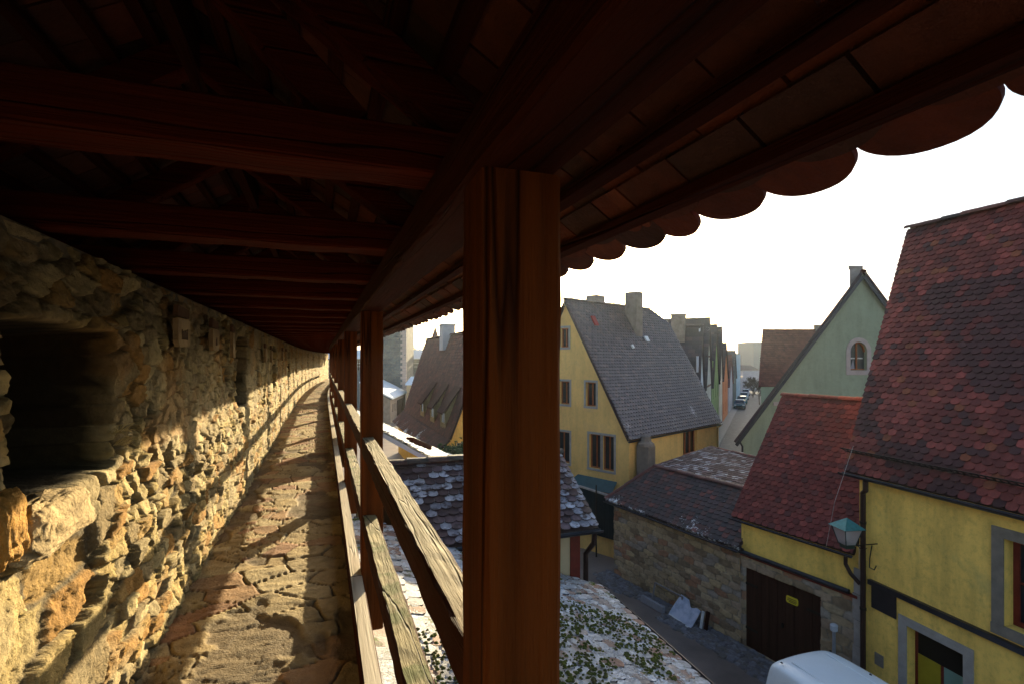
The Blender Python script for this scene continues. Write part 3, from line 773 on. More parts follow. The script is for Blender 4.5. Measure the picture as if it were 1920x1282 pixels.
# annex B (yellow upper, stone lower with the garage gate)
B0 = P1+fb*LB; Bb = thing('yellow_annex', 'low yellow annex with bright red tiled roof above a dark brown garage gate', 'annex', (B0.x, B0.y, zb_))
LBB = LC-LB; ZEB = -4.02
zB = -5.12; gate = (.10, 2.05, -7.5, -5.42)
mb = MB(); org = (B0.x, B0.y, 0)
facade(mb, org, fb, [(0, zB), (LBB, zB), (LBB, ZEB), (0, ZEB)], [], .1, 0, nb)
back = B0+inb*5
mb.poly([(B0.x, B0.y, -7.6), (B0.x, B0.y, ZEB), tuple(B0+inb*2.2+Vector((0, 0, ZEB+3.0))), tuple(back+Vector((0, 0, ZEB+.6))), (back.x, back.y, -7.6)])
mb.build('upper_wall', M_yel, Bb)
def masonry(name, parent, org, u, n, L, z0, z1, holes, cols, cu=.34, cv=.17, step=.03, amp=.02, seed=0, material=None, jit=.55):
    a_ = np.arange(0, L+step, step); z_ = np.arange(z0, z1+step*.8, step*.8); a_[-1] = L; z_[-1] = z1
    A_, Z_ = np.meshgrid(a_, z_, indexing='ij')
    f1, e, r1, r2, dx, dy = voro(A_+(fbm(A_*2, Z_*2, seed)-.5)*.05, Z_+(fbm(A_*2, Z_*2, seed+1)-.5)*.06, cu, cv, seed+2, jit)
    m = sstep(.01, .10, e); nz = fbm(A_*7, Z_*9, seed+3, 4)
    D = m*(amp*.5+amp*r1)+(nz-.5)*amp*1.2
    col = palette(r2, cols)*m[..., None]+np.array([.20, .17, .13])*(1-m[..., None]); col = col*(.7+.6*nz[..., None])
    col = col*(.72+.5*fbm(A_*.7, Z_*1.1, seed+5, 3)[..., None])
    for (a0, a1, b0, b1) in holes:
        D = np.where((A_ > a0) & (A_ < a1) & (Z_ > b0) & (Z_ < b1), -.16, D)
    org = np.array(org); u = np.array(u); n = np.array(n)
    P = org+A_[..., None]*u+Z_[..., None]*np.array([0, 0, 1.])+D[..., None]*n
    fl = np.cross(u, [0, 0, 1]).dot(n) < 0
    return grid_obj(name, P, col, material or M_masn, parent, flip=bool(fl))
M_masn = mat('coursed_stone_wall', (1, 1, 1), .85, .22, 12, .6, 45, attr=True)
SC1 = [(.40, .29, .18), (.32, .23, .14), (.45, .33, .19), (.24, .17, .11), (.37, .27, .19), (.34, .18, .11), (.31, .26, .22), (.40, .30, .19)]
masonry('lower_wall', Bb, (B0.x, B0.y, 0), fb, nb, LBB, -7.6, zB, [gate], SC1, .46, .21, .03, .02, 400, jit=.35)
mb = MB(); PB = lambda a, z, d: Vector((B0.x, B0.y, 0))+fb*a+Vector((0, 0, z))+nb*d
n = 9; wdt = (gate[1]-gate[0])/n
for i in range(n):
    mb.box(PB(gate[0]+wdt*(i+.5), (gate[2]+gate[3])/2, -.08+.006*(i % 2)), fb*(wdt/2-.004), nb*.02, Vector((0, 0, (gate[3]-gate[2])/2)))
gt = mb.build('gate', M_door, Bb)
mb = MB(); 
for s in (gate[0], gate[1]):
    for z in (-5.85, -7.0): mb.box(PB(s+(.12 if s == gate[0] else -.12), z, -.045), fb*.22, nb*.008, Vector((0, 0, .03)))
mb.build('hinge', M_iron, gt)
mb = MB(); mb.box(PB(1.12, -6.5, -.03), fb*.02, nb*.03, Vector((0, 0, .05))); mb.build('gate_handle', M_iron, gt)
sg_ = MB(); c = PB(1.36, -5.80, -.045); a, h = .15, .085
pts = [(-a, h*.6), (-a*.85, h), (a*.85, h), (a, h*.6), (a, -h*.6), (a*.85, -h), (-a*.85, -h), (-a, -h*.6)]
sg_.prism([c+fb*p+Vector((0, 0, q)) for p, q in pts], nb*.008)
sgn = sg_.build('warning_plate', mat('yellow_sign_enamel', (.62, .50, .03), .4, .1), gt)
lt = MB(); rnd = random.Random(3)
for ln, (z, w_) in enumerate(((.03, .105), (-.01, .12), (-.045, .08))):
    x = -w_
    while x < w_:
        e = rnd.uniform(.012, .03); lt.box(c+fb*(x+e/2)+Vector((0, 0, z))+nb*.011, fb*e*.36, nb*.002, Vector((0, 0, .011))); x += e
lt.build('sign_lettering', mat('brown_lettering', (.12, .06, .02), .6, .1), sgn)
# annex roof
wB = 2.05*1.0; upB = (inb*2.08+Vector((0, 0, 2.97))); Lb_ = upB.length; upB.normalize()
E0 = B0+Vector((0, 0, ZEB+.01))-fb*.22-upB*.2; E1 = E0+fb*(LBB+.16); T0 = E0+upB*(Lb_+.2); T1 = T0+fb*(LBB+.3)
rb = MB(); deck(rb, [E0, E1, T1, T0], .06, 0, (.04, .02, .018)); tiled(rb, E0, E1, T0, [E0, E1, T1, T0], REDN, .175, .135, .016, lift=.03, seed=15)
bk0 = T0+inb*2-Vector((0, 0, 2.4)); bk1 = T1+inb*2-Vector((0, 0, 2.4)); rb.prism([T0, T1, bk1, bk0], (0, 0, -.06), 0, (.14, .035, .03))
ridge_caps(rb, T0+Vector((0, 0, .03)), T1+Vector((0, 0, .03)), .10, .36, ((.22, .05, .035), (.18, .045, .035)), seed=16)
rb.build('roof', M_tile, Bb)
gutter(Bb, E0+nb*.05-Vector((0, 0, .03)), E1+nb*.05-Vector((0, 0, .03)), .05)
mb = MB(); q = E1+nb*.05-Vector((0, 0, .08))-fb*.12
pe = P_(.10, -4.74, -.10)
mb.tube([q, q-Vector((0, 0, .16)), q+(pe-q)*.35-Vector((0, 0, .16)), pe], .04, 9); mb.build('downpipe', M_pipe, Bb)
# long gutter pipe between upper and lower wall
mb = MB(); mb.tube([PB(-.1, -5.02, .09), PB(LBB-.15, -5.02, .09)], .055, 10); mb.tube([PB(-.1, -4.95, .10), PB(.1, -4.98, .10)], .06, 8)
mb.build('ledge_pipe', M_gutter, Bb)
mb = MB(); mb.bar(PB(0, -5.10, .03), PB(LBB, -5.10, .03), .05, .06); mb.build('ledge', M_redw, Bb)
# pale standpipe beside the gate
t = thing('vent_pipe', 'pale grey standpipe with round cap beside the brown gate', 'pipe', tuple(PB(2.42, -7.5, .12)))
mb = MB(); mb.tube([PB(2.42, -7.5, .12), PB(2.42, -5.98, .12)], .035, 10); mb.build('tube', mat('zinc_pipe', (.35, .37, .42), .35, .2, 5, 0, metal=.5), t)
mb = MB(); mb.tube([PB(2.42, -6.0, .12), PB(2.42, -5.98, .12), PB(2.42, -5.86, .12), PB(2.42, -5.84, .12)], [.05, .075, .08, .05], 12); mb.build('cap', mat('pale_cap', (.5, .5, .55), .4, .1), t)

# low stone barn C
Cb = thing('stone_barn', 'low sandstone barn with dark tiled roof dusted with snow, left of the yellow annex', 'barn', (P1.x, P1.y, zb_))
ZEC = -4.93
masonry('front_wall', Cb, (P1.x, P1.y, 0), fb, nb, LB, -7.6, ZEC+.02, [], SC1, .42, .17, .026, .028, 500, jit=.38)
sdl = W(1, .70).normalized()   # left end runs back beside the yellow house
masonry('end_wall', Cb, (P1.x, P1.y, 0), sdl, W(-.7, 1).normalized()*1.0, 5.0, -7.6, ZEC+.02, [], SC1, .36, .19, .06, .02, 520)
c1 = P1+sdl*5; c2 = c1+fb*LB
mb = MB(); mb.poly([(c1.x, c1.y, -7.6), (c2.x, c2.y, -7.6), (c2.x, c2.y, ZEC+.6), (c1.x, c1.y, ZEC+.6)]); mb.build('back_wall', M_sand, Cb)
a = Q(1138, 926, 18.35); f_ = Q(1393, 1033, 13.25); b = W(4.89, 17.98, -3.765); e = W(7.1, 13.9, -3.80)
c = W(7.5, 19.1, -3.50); d = W(8.6, 14.5, -3.45)
a = P1+Vector((0, 0, ZEC))-fb*.25+nb*.22; f_ = P1+fb*(LB+.05)+Vector((0, 0, ZEC))+nb*.22
upC = (inb*1.41+Vector((0, 0, 1.17))).normalized(); b = a+fb*.95+upC*1.86; e = f_+upC*1.86
rb = MB(); deck(rb, [a, f_, e, b], .06); tiled(rb, a, f_, b, [a, f_, e, b], DRK, .19, .15, .016, lift=.03, seed=25)
ridge_caps(rb, b+Vector((0, 0, .03)), e+Vector((0, 0, .03)), .09, .36, ((.11, .04, .035), (.08, .035, .035)), seed=26)
ridge_caps(rb, a+Vector((0, 0, .03)), b+Vector((0, 0, .03)), .09, .36, ((.10, .035, .03),), seed=27)
roofC = rb.build('roof', mat('roof_tile_snow_at_eaves', (1, 1, 1), .55, .3, 18, .4, 60, attr=True, spec=.35, snow=(.9, 1.28, 14, (2.5, 3.0, .30))), Cb)
rb = MB(); c = W(7.55, 19.4, b.z+.42); d = W(9.0, 15.2, b.z+.42); top = [b-Vector((0, 0, .02)), e-Vector((0, 0, .02)), d, c]
deck(rb, top, .05); tiled(rb, top[0], top[1], top[3], top, SNT, .19, .15, .02, lift=.04, seed=28, rim=RIM)
ridge_caps(rb, b, c, .08, .36, ((.13, .04, .035),), seed=29); ridge_caps(rb, c, d, .08, .36, ((.12, .04, .035),), seed=30)
rb.poly([c, d, d+inb*1.5-Vector((0, 0, 1.4)), c+inb*1.5-Vector((0, 0, 1.4))], 0, (.08, .035, .03))
rb.build('rear_roof', MATS['roof_tile_dusted'] if 'roof_tile_dusted' in MATS else mat('roof_tile_dusted', (1, 1, 1), .6, .45, 16, .8, 60, attr=True, spec=.3, stain=((.07, .045, .045), 9, .50)), Cb)
gutter(Cb, a+nb*.03-Vector((0, 0, .05)), f_+nb*.03-Vector((0, 0, .05)), .055)

# cobbled strip at the foot of the wall: real stones
cb = MB(); rnd = random.Random(9)
for i in range(980):
    s = rnd.uniform(-.3, LB+2.0); o = rnd.uniform(.04, .95)
    if o > .5+.45*math.sin(s*1.1+.6)*math.cos(s*.5) and s < 3: continue
    p = P1+fb*s+nb*o; hw, hl = rnd.uniform(.05, .08), rnd.uniform(.07, .11); z = -7.5
    tcol = rnd.choice(((.16, .15, .17), (.12, .11, .12), (.20, .19, .21), (.14, .12, .11)))
    A_ = rnd.uniform(-.2, .2); d1 = (fb*math.cos(A_)+nb*math.sin(A_)); d2 = Vector((-d1.y, d1.x, 0))
    pts0 = [p+d1*hl*x+d2*hw*y+Vector((0, 0, z)) for x, y in ((-1, -.7), (-.6, -1), (.6, -1), (1, -.6), (1, .7), (.5, 1), (-.6, 1), (-1, .6))]
    pts1 = [p+(q-p-Vector((0, 0, z)))*.8+Vector((0, 0, z+rnd.uniform(.025, .05))) for q in pts0]
    cb.add(pts0+pts1, [tuple(range(8, 16))]+[(j, (j+1) % 8, 8+(j+1) % 8, 8+j) for j in range(8)], 0, tcol)
tag(cb.build('cobbles', mat('cobble_stone', (1, 1, 1), .5, .3, 12, .4, 40, attr=True, spec=.5)), 'strip of rounded cobbles along the foot of the stone barn wall', 'cobbles', kind='stuff')

# junk leaning on the barn wall
def leaning(name, label, s, wid, hgt, off, tilt, m_, pts=None, cat='board', roll=0, th=.02, grp=None):
    base = P1+fb*s+nb*off+Vector((0, 0, -7.49)); u = (fb*math.cos(roll)+Vector((0, 0, math.sin(roll)))).normalized(); v = (Vector((0, 0, 1))*math.cos(tilt)+inb*math.sin(tilt)); v = (v-u*v.dot(u)).normalized(); n = u.cross(v)
    o = thing(name, label, cat, tuple(base), grp)
    return o, base, u, v, n
o, bs, u, v, n = leaning('leaning_board', 'pale blue board with a bitten top edge, leaning on the barn wall', 3.05, 1, 1, .55, R_(38), None, roll=R_(-3))
mb = MB(); pts = [(p*.74, q*.74) for p, q in ((0, .02), (1.12, -.02), (1.16, .78), (.98, .80), (.82, .72), (.70, .70), (.58, .84), (.50, .92), (.10, .95), (.03, .5))]
mb.prism([bs+u*p+v*q for p, q in pts], n*.03); mb.build('panel', mat('weathered_pale_blue_board', (.40, .44, .58), .6, .25, 5, .2, 30, stain=((.55, .56, .68), 2.5, .5)), o)
mb = MB(); mb.prism([bs+u*p+v*q+n*.032 for p, q in ((.03, .03), (.80, .0), (.80, .04), (.03, .07))], n*.012); mb.build('edge_strip', M_white, o)
o, bs, u, v, n = leaning('empty_frame', 'empty grey wooden frame leaning on the barn wall behind the pale board', 2.15, 1, 1, .32, R_(14), None, cat='frame')
mb = MB()
for p, q, r, s_ in ((0, 0, 1.1, 0), (0, .55, 1.1, .55), (0, 0, 0, .55), (1.1, 0, 1.1, .55)): mb.bar(bs+u*p+v*q, bs+u*r+v*s_, .05, .03)
mb.build('frame_bars', mat('grey_timber_offcut', (.22, .20, .20), .7, .3, 6), o)
o, bs, u, v, n = leaning('stone_slab', 'long grey stone slab lying at the foot of the barn wall left of the pale board', 2.05, 1, 1, .62, R_(5), None, cat='slab')
mb = MB(); mb.box(bs+u*.42+v*.10, u*.46, v*.10, n*.05); mb.build('slab_block', mat('grey_slab', (.28, .27, .30), .7, .2, 6, .4), o, bevel=.01)
o, bs, u, v, n = leaning('narrow_plank', 'narrow white plank upright on the barn wall right of the pale board', 3.98, 1, 1, .34, R_(12), None, cat='plank')
mb = MB(); mb.box(bs+u*.06+v*.24, u*.04, v*.24, n*.015); mb.build('plank_board', M_white, o); mb = MB(); mb.box(bs+u*.18+v*.26-n*.05, u*.05, v*.26, n*.02); mb.build('back_block', M_door, o)

# ------------------------------------------------------------------ lantern on the yellow house corner
lc = Q(1588, 1000, 10.35)
t = thing('street_lantern', 'unlit wall lantern with teal pyramid roof by the yellow house corner', 'lantern', tuple(lc-Vector((0, 0, .3))))
u1 = (fb*.92+nb*.38).normalized(); u2 = Vector((-u1.y, u1.x, 0))
def ring(z, r): return [lc+u1*a*r+u2*b*r+Vector((0, 0, z)) for a, b in ((-1, -1), (1, -1), (1, 1), (-1, 1))]
mb = MB(); r0_, r1p = ring(.14, .235), ring(.15, .235); apx = lc+Vector((0, 0, .33))
mb.add(r0_+[apx], [(3, 2, 1, 0), (0, 1, 4), (1, 2, 4), (2, 3, 4), (3, 0, 4)]); mb.build('lantern_roof', M_patina, t)
mb = MB(); rt, rbm = ring(.13, .185), ring(-.20, .105)
for i in range(4): mb.bar(rt[i], rbm[i], .016, .016)
for rr_ in (rt, rbm):
    for i in range(4): mb.bar(rr_[i], rr_[(i+1) % 4], .018, .018)
mb.box(lc+Vector((0, 0, -.24)), u1*.09, u2*.09, Vector((0, 0, .035))); mb.build('lantern_frame', mat('dark_green_iron', (.012, .03, .025), .5, .2), t)
gl = bpy.data.materials.new('pale_lantern_glass'); gl.use_nodes = True; b_ = gl.node_tree.nodes['Principled BSDF']
b_.inputs['Base Color'].default_value = (.55, .5, .5, 1); b_.inputs['Alpha'].default_value = .45; b_.inputs['Roughness'].default_value = .35
mb = MB()
for i in range(4): mb.poly([rt[i], rt[(i+1) % 4], rbm[(i+1) % 4], rbm[i]])
mb.build('lantern_glass', gl, t)
mb = MB(); mb.tube([lc+Vector((0, 0, -.12)), lc+Vector((0, 0, -.05)), lc+Vector((0, 0, .02)), lc+Vector((0, 0, .07))], [.02, .045, .045, .015], 10); mb.build('bulb', M_white, t)
mb = MB(); we = P_(.42, lc.z-.25, -.02); mb.tube([lc+Vector((0, 0, -.25)), we], .012, 6); m2 = lc+(we-lc)*.35; m2.z = lc.z-.25
mb.tube([m2, m2+Vector((0, 0, -.07))+(we-lc)*.12, m2+(we-lc)*.3], .008, 6); mb.build('bracket', M_iron, t)
mb = MB(); mb.tube([Q(1600, 835, 10.75), Q(1565, 940, 10.6), Q(1549, 1024, 10.9)], .004, 5)
tag(mb.build('thin_cable', mat('pale_cable', (.45, .42, .40), .6, .1)), 'thin pale cable strung beside the lantern across the red annex roof', 'cable')

# ------------------------------------------------------------------ white van
vd = W(-.34, 1).normalized(); vp = Vector((vd.y, -vd.x, 0)); vc = W(5.46, 9.82)
V = thing('parked_van', 'white panel van parked below the brown gate, only its roof in the picture', 'van', (vc.x, vc.y, -7.5))
secs = [(-4.35, .55, .62, .95), (-4.1, .85, 1.0, 1.0), (-3.4, .90, 1.15, 1.0), (-2.6, .80, 1.74, 1.0), (-2.3, .76, 1.90, 1.0), (-1.0, .74, 1.94, 1.0), (-.35, .72, 1.93, 1.0), (-.10, .70, 1.90, 1.0), (-.02, .68, 1.84, .99), (0, .64, 1.66, .97)]
def ringv(s, wr, h, k):
    wb = .90*k; c = vc+vd*s; z0 = -7.5
    pr = [(-wb*.96, .28), (-wb, .55), (-wb, .95), (-wb*.5-wr*.52, 1.0+(h-1.0)*.5 if h > 1.1 else h*.9), (-wr-.02, h-.10), (-wr+.04, h-.035), (-wr*.6, h-.005), (0, h+.015), (wr*.6, h-.005), (wr-.04, h-.035), (wr+.02, h-.10), (wb*.5+wr*.52, 1.0+(h-1.0)*.5 if h > 1.1 else h*.9), (wb, .95), (wb, .55), (wb*.96, .28)]
    return [c+vp*x+Vector((0, 0, z0+z)) for x, z in pr]
mb = MB(); vs = []; n = 15
for s in secs: vs += ringv(*s)
mb.add(vs, [(i*n+k, i*n+k+1, (i+1)*n+k+1, (i+1)*n+k) for i in range(len(secs)-1) for k in range(n-1)]+[tuple(range(n)), tuple(range((len(secs)-1)*n, len(secs)*n))[::-1]])
M_van = mat('white_van_paint', (.80, .86, .93), .25, .05, 2, 0, coat=.4, stain=((.72, .77, .83), 3, .62))
bd = mb.build('body', M_van, V, smooth=True)
bv = bd.modifiers.new('sub', 'SUBSURF'); bv.levels = 2; bv.render_levels = 2
cr = bd.modifiers.new('n', 'WEIGHTED_NORMAL')
mb = MB()
for x in (-.42, .42): mb.bar(vc+vd*-.28+vp*x+Vector((0, 0, -7.5+1.930)), vc+vd*-2.2+vp*x+Vector((0, 0, -7.5+1.915)), .035, .016)
mb.build('roof_rib', M_van, V, smooth=False, bevel=.006)
mb = MB()
for x in (-.60, .60):
    for s in (-.22, -1.0, -1.8): mb.box(vc+vd*s+vp*x+Vector((0, 0, -7.5+1.912)), vd*.018, vp*.014, Vector((0, 0, .006)))
mb.build('roof_plug', M_black, V)
mb = MB()
for x in (-.88, .88): mb.box(vc+vd*.0+vp*x*.98+Vector((0, 0, -7.5+1.05)), vd*.03, vp*.05, Vector((0, 0, .30)))
mb.build('tail_light', mat('red_tail_light', (.45, .01, .01), .2, .05), V)
mb = MB(); pts = []
for k in range(28):
    tt = 2*math.pi*k/28; ax = .48*math.copysign(abs(math.cos(tt))**.45, math.cos(tt)); az_ = .23*math.copysign(abs(math.sin(tt))**.45, math.sin(tt)); pts.append((ax, az_))
for i in range(28):
    (x0, z0), (x1, z1) = pts[i], pts[(i+1) % 28]
    f = lambda x, z: vc+vd*(-.85+x)-vp*(.885-(z+.23)*.18)+Vector((0, 0, -7.5+1.30+z))
    mb.bar(f(x0, z0), f(x1, z1), .012, .010)
mb.build('side_window_seam', mat('grey_seam', (.18, .2, .22), .5, .1), V)
for s in (-3.5, -.75):
    for x in (-.84, .84):
        c = vc+vd*s+vp*x+Vector((0, 0, -7.5+.31)); mb = MB(); mb.tube([c-vp*.1, c-vp*.09, c+vp*.09, c+vp*.1], [.27, .31, .31, .27], 20); wl = mb.build('wheel', mat('tyre_rubber', (.02, .02, .02), .8, .1), V)
        mb = MB(); mb.tube([c-vp*.105, c+vp*.105], .19, 16); mb.build('rim', mat('steel_rim', (.3, .3, .32), .4, .1, metal=.7), wl)
mb = MB(); wsp = lambda x, z: vc+vd*(-2.66-(1.72-z)*1.30+.02)+vp*x+Vector((0, 0, -7.5+z+.03))
mb.poly([wsp(-.72, 1.66), wsp(.72, 1.66), wsp(.84, 1.20), wsp(-.84, 1.20)]); mb.build('windscreen', M_glass, V)

# ------------------------------------------------------------------ D the ochre house at the street corner
D0 = W(4.67, 20.4); ul = W(-.697, .717).normalized(); ur = W(.729, .684).normalized(); nL = W(-.717, -.697).normalized(); nR = W(.684, -.729).normalized()
Db = thing('ochre_house', 'ochre plastered gabled house with a long dark grey tiled roof at the street corner', 'house', (D0.x, D0.y, -7.6))
ZED = -2.97; HW = 3.16; RI = 5.57; LR = 7.7
mb = MB()
gw = [(.62, 1.70, -4.62, -3.16), (1.82, 2.42, -2.15, -.98), (4.55, 5.3, -4.55, -3.2), (3.25, 3.85, -2.1, -.95), (2.85, 3.35, .45, 1.35)]
gw = [(.72, 1.30, -4.62, -3.18), (1.36, 1.98, -4.62, -3.18), (1.62, 2.16, -2.02, -1.0), (3.05, 3.62, -2.02, -1.0), (3.10, 3.58, .50, 1.35), (3.05, 3.9, -4.62, -3.25)]
facade(mb, (D0.x, D0.y, 0), ul, [(0, -7.7), (2*HW, -7.7), (2*HW, ZED), (HW, ZED+RI), (0, ZED)], [rect(*g) for g in gw], .16, 0, nL)
rw = [(4.25, 5.6, -4.45, -3.32)]
sw_ = MB(); facade(mb, (D0.x, D0.y, 0), ur, [(0, -7.7), (LR, -7.7), (LR, ZED), (0, ZED)], [rect(*g) for g in rw], .16, 0, nR)
f0 = D0+ur*LR; f1_ = D0+ul*2*HW; f2_ = f0+ul*2*HW
mb.poly([(f0.x, f0.y, -7.7), (f2_.x, f2_.y, -7.7), (f2_.x, f2_.y, ZED), tuple(f0+ul*HW+Vector((0, 0, ZED+RI*.85))), (f0.x, f0.y, ZED)])
mb.poly([(f1_.x, f1_.y, -7.7), (f2_.x, f2_.y, -7.7), (f2_.x, f2_.y, ZED), (f1_.x, f1_.y, ZED)])
mb.build('wall', M_yel2, Db)
for g in gw: window(Db, (D0.x, D0.y, 0), ul, nL, *g, M_orw, .16, 2, 1, M_quoin, .09, .03, .05)
window(Db, (D0.x, D0.y, 0), ur, nR, *rw[0], M_orw, .16, 3, 1, M_yel2, .10, .05, .07)
# roof with half hip at the street end
upD = Vector((ul.x*HW, ul.y*HW, RI)); Ld = upD.length; upD.normalize(); oh = .28
E0 = D0+Vector((0, 0, ZED))-ur*.22-upD*oh; E1 = D0+ur*(LR+.2)+Vector((0, 0, ZED))-upD*oh
T0 = E0+upD*(Ld+oh); H1 = E1+upD*(Ld*.86+oh); T1 = T0+ur*(LR-.9)
rb = MB(); pl = [E0, E1, H1, T1, T0]; deck(rb, pl, .08); tiled(rb, E0, E1, T0, pl, GRY, .20, .155, .03, lift=.055, seed=35, sag=.04)
upE = Vector((-ul.x*HW, -ul.y*HW, RI)); F0 = D0+ul*2*HW+Vector((0, 0, ZED))-ur*.22; F1 = F0+ur*(LR+.4); H2 = F1+upE*.86
pr = [F0, T0, T1, H2, F1]; rb.prism(pr, (0, 0, -.06), 0, (.07, .05, .05)); rb.prism([H1, H2, T1], (0, 0, -.05), 0, (.07, .05, .05))
ridge_caps(rb, T0+Vector((0, 0, .03)), T1+Vector((0, 0, .03)), .11, .38, ((.12, .09, .085), (.10, .08, .08)), seed=36)
ridge_caps(rb, H1, T1, .09, .38, ((.10, .08, .08),), seed=37)
rD = rb.build('roof', mat('grey_roof_tile_low_frost', (1, 1, 1), .42, .3, 18, .4, 60, attr=True, spec=.5, snow=(.7, 1.34, 22, (4.3, 6.3, .22))), Db)
ch = MB(); cpos = T0+ur*4.55-upD*1.1
def chimney(parent, c, a, b, z0, z1, m_, ux, uy, cap=True):
    mb = MB(); mb.box((c.x, c.y, (z0+z1)/2), ux*a, uy*b, Vector((0, 0, (z1-z0)/2)))
    o = mb.build('chimney', m_, parent)
    if cap: mb = MB(); mb.box((c.x, c.y, z1+.05), ux*(a+.06), uy*(b+.06), Vector((0, 0, .05))); mb.build('chimney_cap', m_, o)
M_chm = mat('sooty_render', (.20, .17, .15), .9, .3, 3, .4)
chimney(rD, cpos, .27, .33, cpos.z-1.2, 3.25, M_chm, ur, ul, False)
chimney(rD, T0+ur*3.0+ul*.6, .36, .3, 1.9, 3.05, M_chm, ur, ul, False)
for (s, q, mt, a_, h_) in ((1.15, .83, mat('red_roof_hatch', (.30, .05, .04), .5, .1), .13, .24), (4.75, .70, M_snow, .14, .14), (3.2, .63, M_snow, .06, .09)):
    p = E0+ur*(s+.22)+upD*(q*Ld+oh); nn = ur.cross(upD); nn = nn if nn.z > 0 else -nn
    mb = MB(); mb.box(p+nn*.07, ur*a_, upD*h_, nn*.035); mb.build('skylight', mt, rD)
gutter(Db, E0-Vector((0, 0, .05)), E1-Vector((0, 0, .05)), .055)
pq = D0+ur*(LR-.12)+nR*.08; mb = MB(); mb.tube([E1-Vector((0, 0, .1))-ur*.1, pq+Vector((0, 0, ZED-.45)), pq+Vector((0, 0, -7.5))], .045, 8); mb.build('downpipe', mat('ochre_painted_pipe', (.40, .24, .07), .5, .1), Db)
# canopy with teal sheet roof over the side door
ca = D0+ul*.55+nL*.04+Vector((0, 0, -5.02)); mb = MB(); cu = ul
mb.prism([ca+cu*0, ca+cu*2.0, ca+cu*2.2+nL*.55-Vector((0, 0, .34)), ca-cu*.12+nL*.55-Vector((0, 0, .34))], (0, 0, .03)); mb.build('canopy', mat('teal_sheet_metal', (.045, .10, .115), .4, .25), Db)
mb = MB(); mb.bar(ca+nL*.45-Vector((0, 0, .36))+cu*.1, ca+nL*.45-Vector((0, 0, .36))+cu*2.0, .06, .09); mb.bar(ca+cu*.3-Vector((0, 0, .45)), ca+cu*.3+nL*.45-Vector((0, 0, .36)), .05, .05); mb.build('canopy_beam', M_orw, Db)

# dark board fence in front of the ochre house
t = thing('board_fence', 'dark blue green upright board fence in front of the ochre house', 'fence', tuple(W(3.0, 21.2, -7.5)))
mb = MB(); fa0 = Q(1086, 912, 20.2); fb0 = Q(1156, 935, 19.0); n = 15
for i in range(n):
    p0 = fa0.lerp(fb0, i/n); p1 = fa0.lerp(fb0, (i+.94)/n); zt = fa0.z+(fb0.z-fa0.z)*i/n; u_ = (p1-p0); u_.z = 0
    mb.box(((p0.x+p1.x)/2, (p0.y+p1.y)/2, (zt-6.75)/2+.0), u_/2, u_.normalized().cross(Vector((0, 0, 1)))*.015, Vector((0, 0, (zt+6.75)/2)))
mb.build('boards', M_dgreen, t)
mb = MB(); mb.bar(fa0+Vector((0, 0, .04)), fb0+Vector((0, 0, .04)), .10, .06); mb.build('cap_rail', M_quoin, t)
mb = MB(); q1 = Q(1086, 985, 20.4); q2 = Q(1156, 1012, 19.2)
mb.prism([(q1.x, q1.y, -7.6), (q2.x, q2.y, -7.6), (q2.x, q2.y, -6.74), (q1.x, q1.y, -6.74)], W(.1, .12)); mb.build('plinth', M_yel2, t)
mb = MB(); q1 = Q(1118, 908, 19.4); mb.bar((q1.x, q1.y, -7.5), (q1.x, q1.y, q1.z), .04, .04); mb.build('fence_post', M_iron, t)

# stone pillar with a carved head before the ochre house
pc = Q(1211, 860, 20.6)
t = thing('stone_gate_pillar', 'square grey stone pillar with domed cap rising before the ochre wall', 'pillar', (pc.x, pc.y, -7.5))
mb = MB(); mb.box((pc.x, pc.y, -5.5), ur*.27, ul*.27, Vector((0, 0, 2.02))); mb.build('shaft', M_chm, t, bevel=.02)
mb = MB(); mb.tube([Vector((pc.x, pc.y, -3.5)), Vector((pc.x, pc.y, -3.38)), Vector((pc.x, pc.y, -3.3)), Vector((pc.x, pc.y, -3.12)), Vector((pc.x, pc.y, -3.05))], [.36, .33, .22, .20, .08], 8); mb.build('cap', M_chm, t)

# ------------------------------------------------------------------ F green gabled house on the right of the street
F0 = W(9.85, 22.0); uF = W(1, .04).normalized(); nF = W(.04, -1).normalized(); bF = W(.68, 1).normalized()
Fb = thing('green_house', 'grey green gabled house with an arched window, behind the big red roof', 'house', (F0.x, F0.y, -7.6))
hwF = 5.4; ZEF = -3.35; RF = 7.0
ax_ = 5.18; zr = .02
arch = [(ax_-.37, -.50), (ax_+.37, -.50), (ax_+.37, .30)]+[(ax_+.37*math.cos(t_), .30+.42*math.sin(t_)) for t_ in [math.pi*k/10 for k in range(1, 10)]]+[(ax_-.37, .30)]
mb = MB(); facade(mb, (F0.x, F0.y, 0), uF, [(0, -7.8), (2*hwF, -7.8), (2*hwF, ZEF), (hwF, ZEF+RF), (0, ZEF)], [arch], .2, 0, nF)
g1 = F0+bF*11; g2 = F0+uF*2*hwF; g3 = g1+uF*2*hwF
for a, b in ((F0, g1), (g2, g3)): mb.poly([(a.x, a.y, -7.8), (b.x, b.y, -7.8), (b.x, b.y, ZEF), (a.x, a.y, ZEF)])
mb.poly([(g1.x, g1.y, -7.8), (g3.x, g3.y, -7.8), (g3.x, g3.y, ZEF), tuple(g1+uF*hwF+Vector((0, 0, ZEF+RF-.05))), (g1.x, g1.y, ZEF)])
mb.build('wall', M_grn, Fb)
PF = lambda a, z, d=0: Vector((F0.x, F0.y, 0))+uF*a+Vector((0, 0, z))+nF*d
mb = MB(); inn = arch; cxm, czm = ax_, 0
outer = [(ax_+(p-ax_)*1.50, (-.70 if q < -.4 else (q if abs(q-.30) < .001 else .30+(q-.30)*1.45))) for p, q in inn]
n = len(inn)
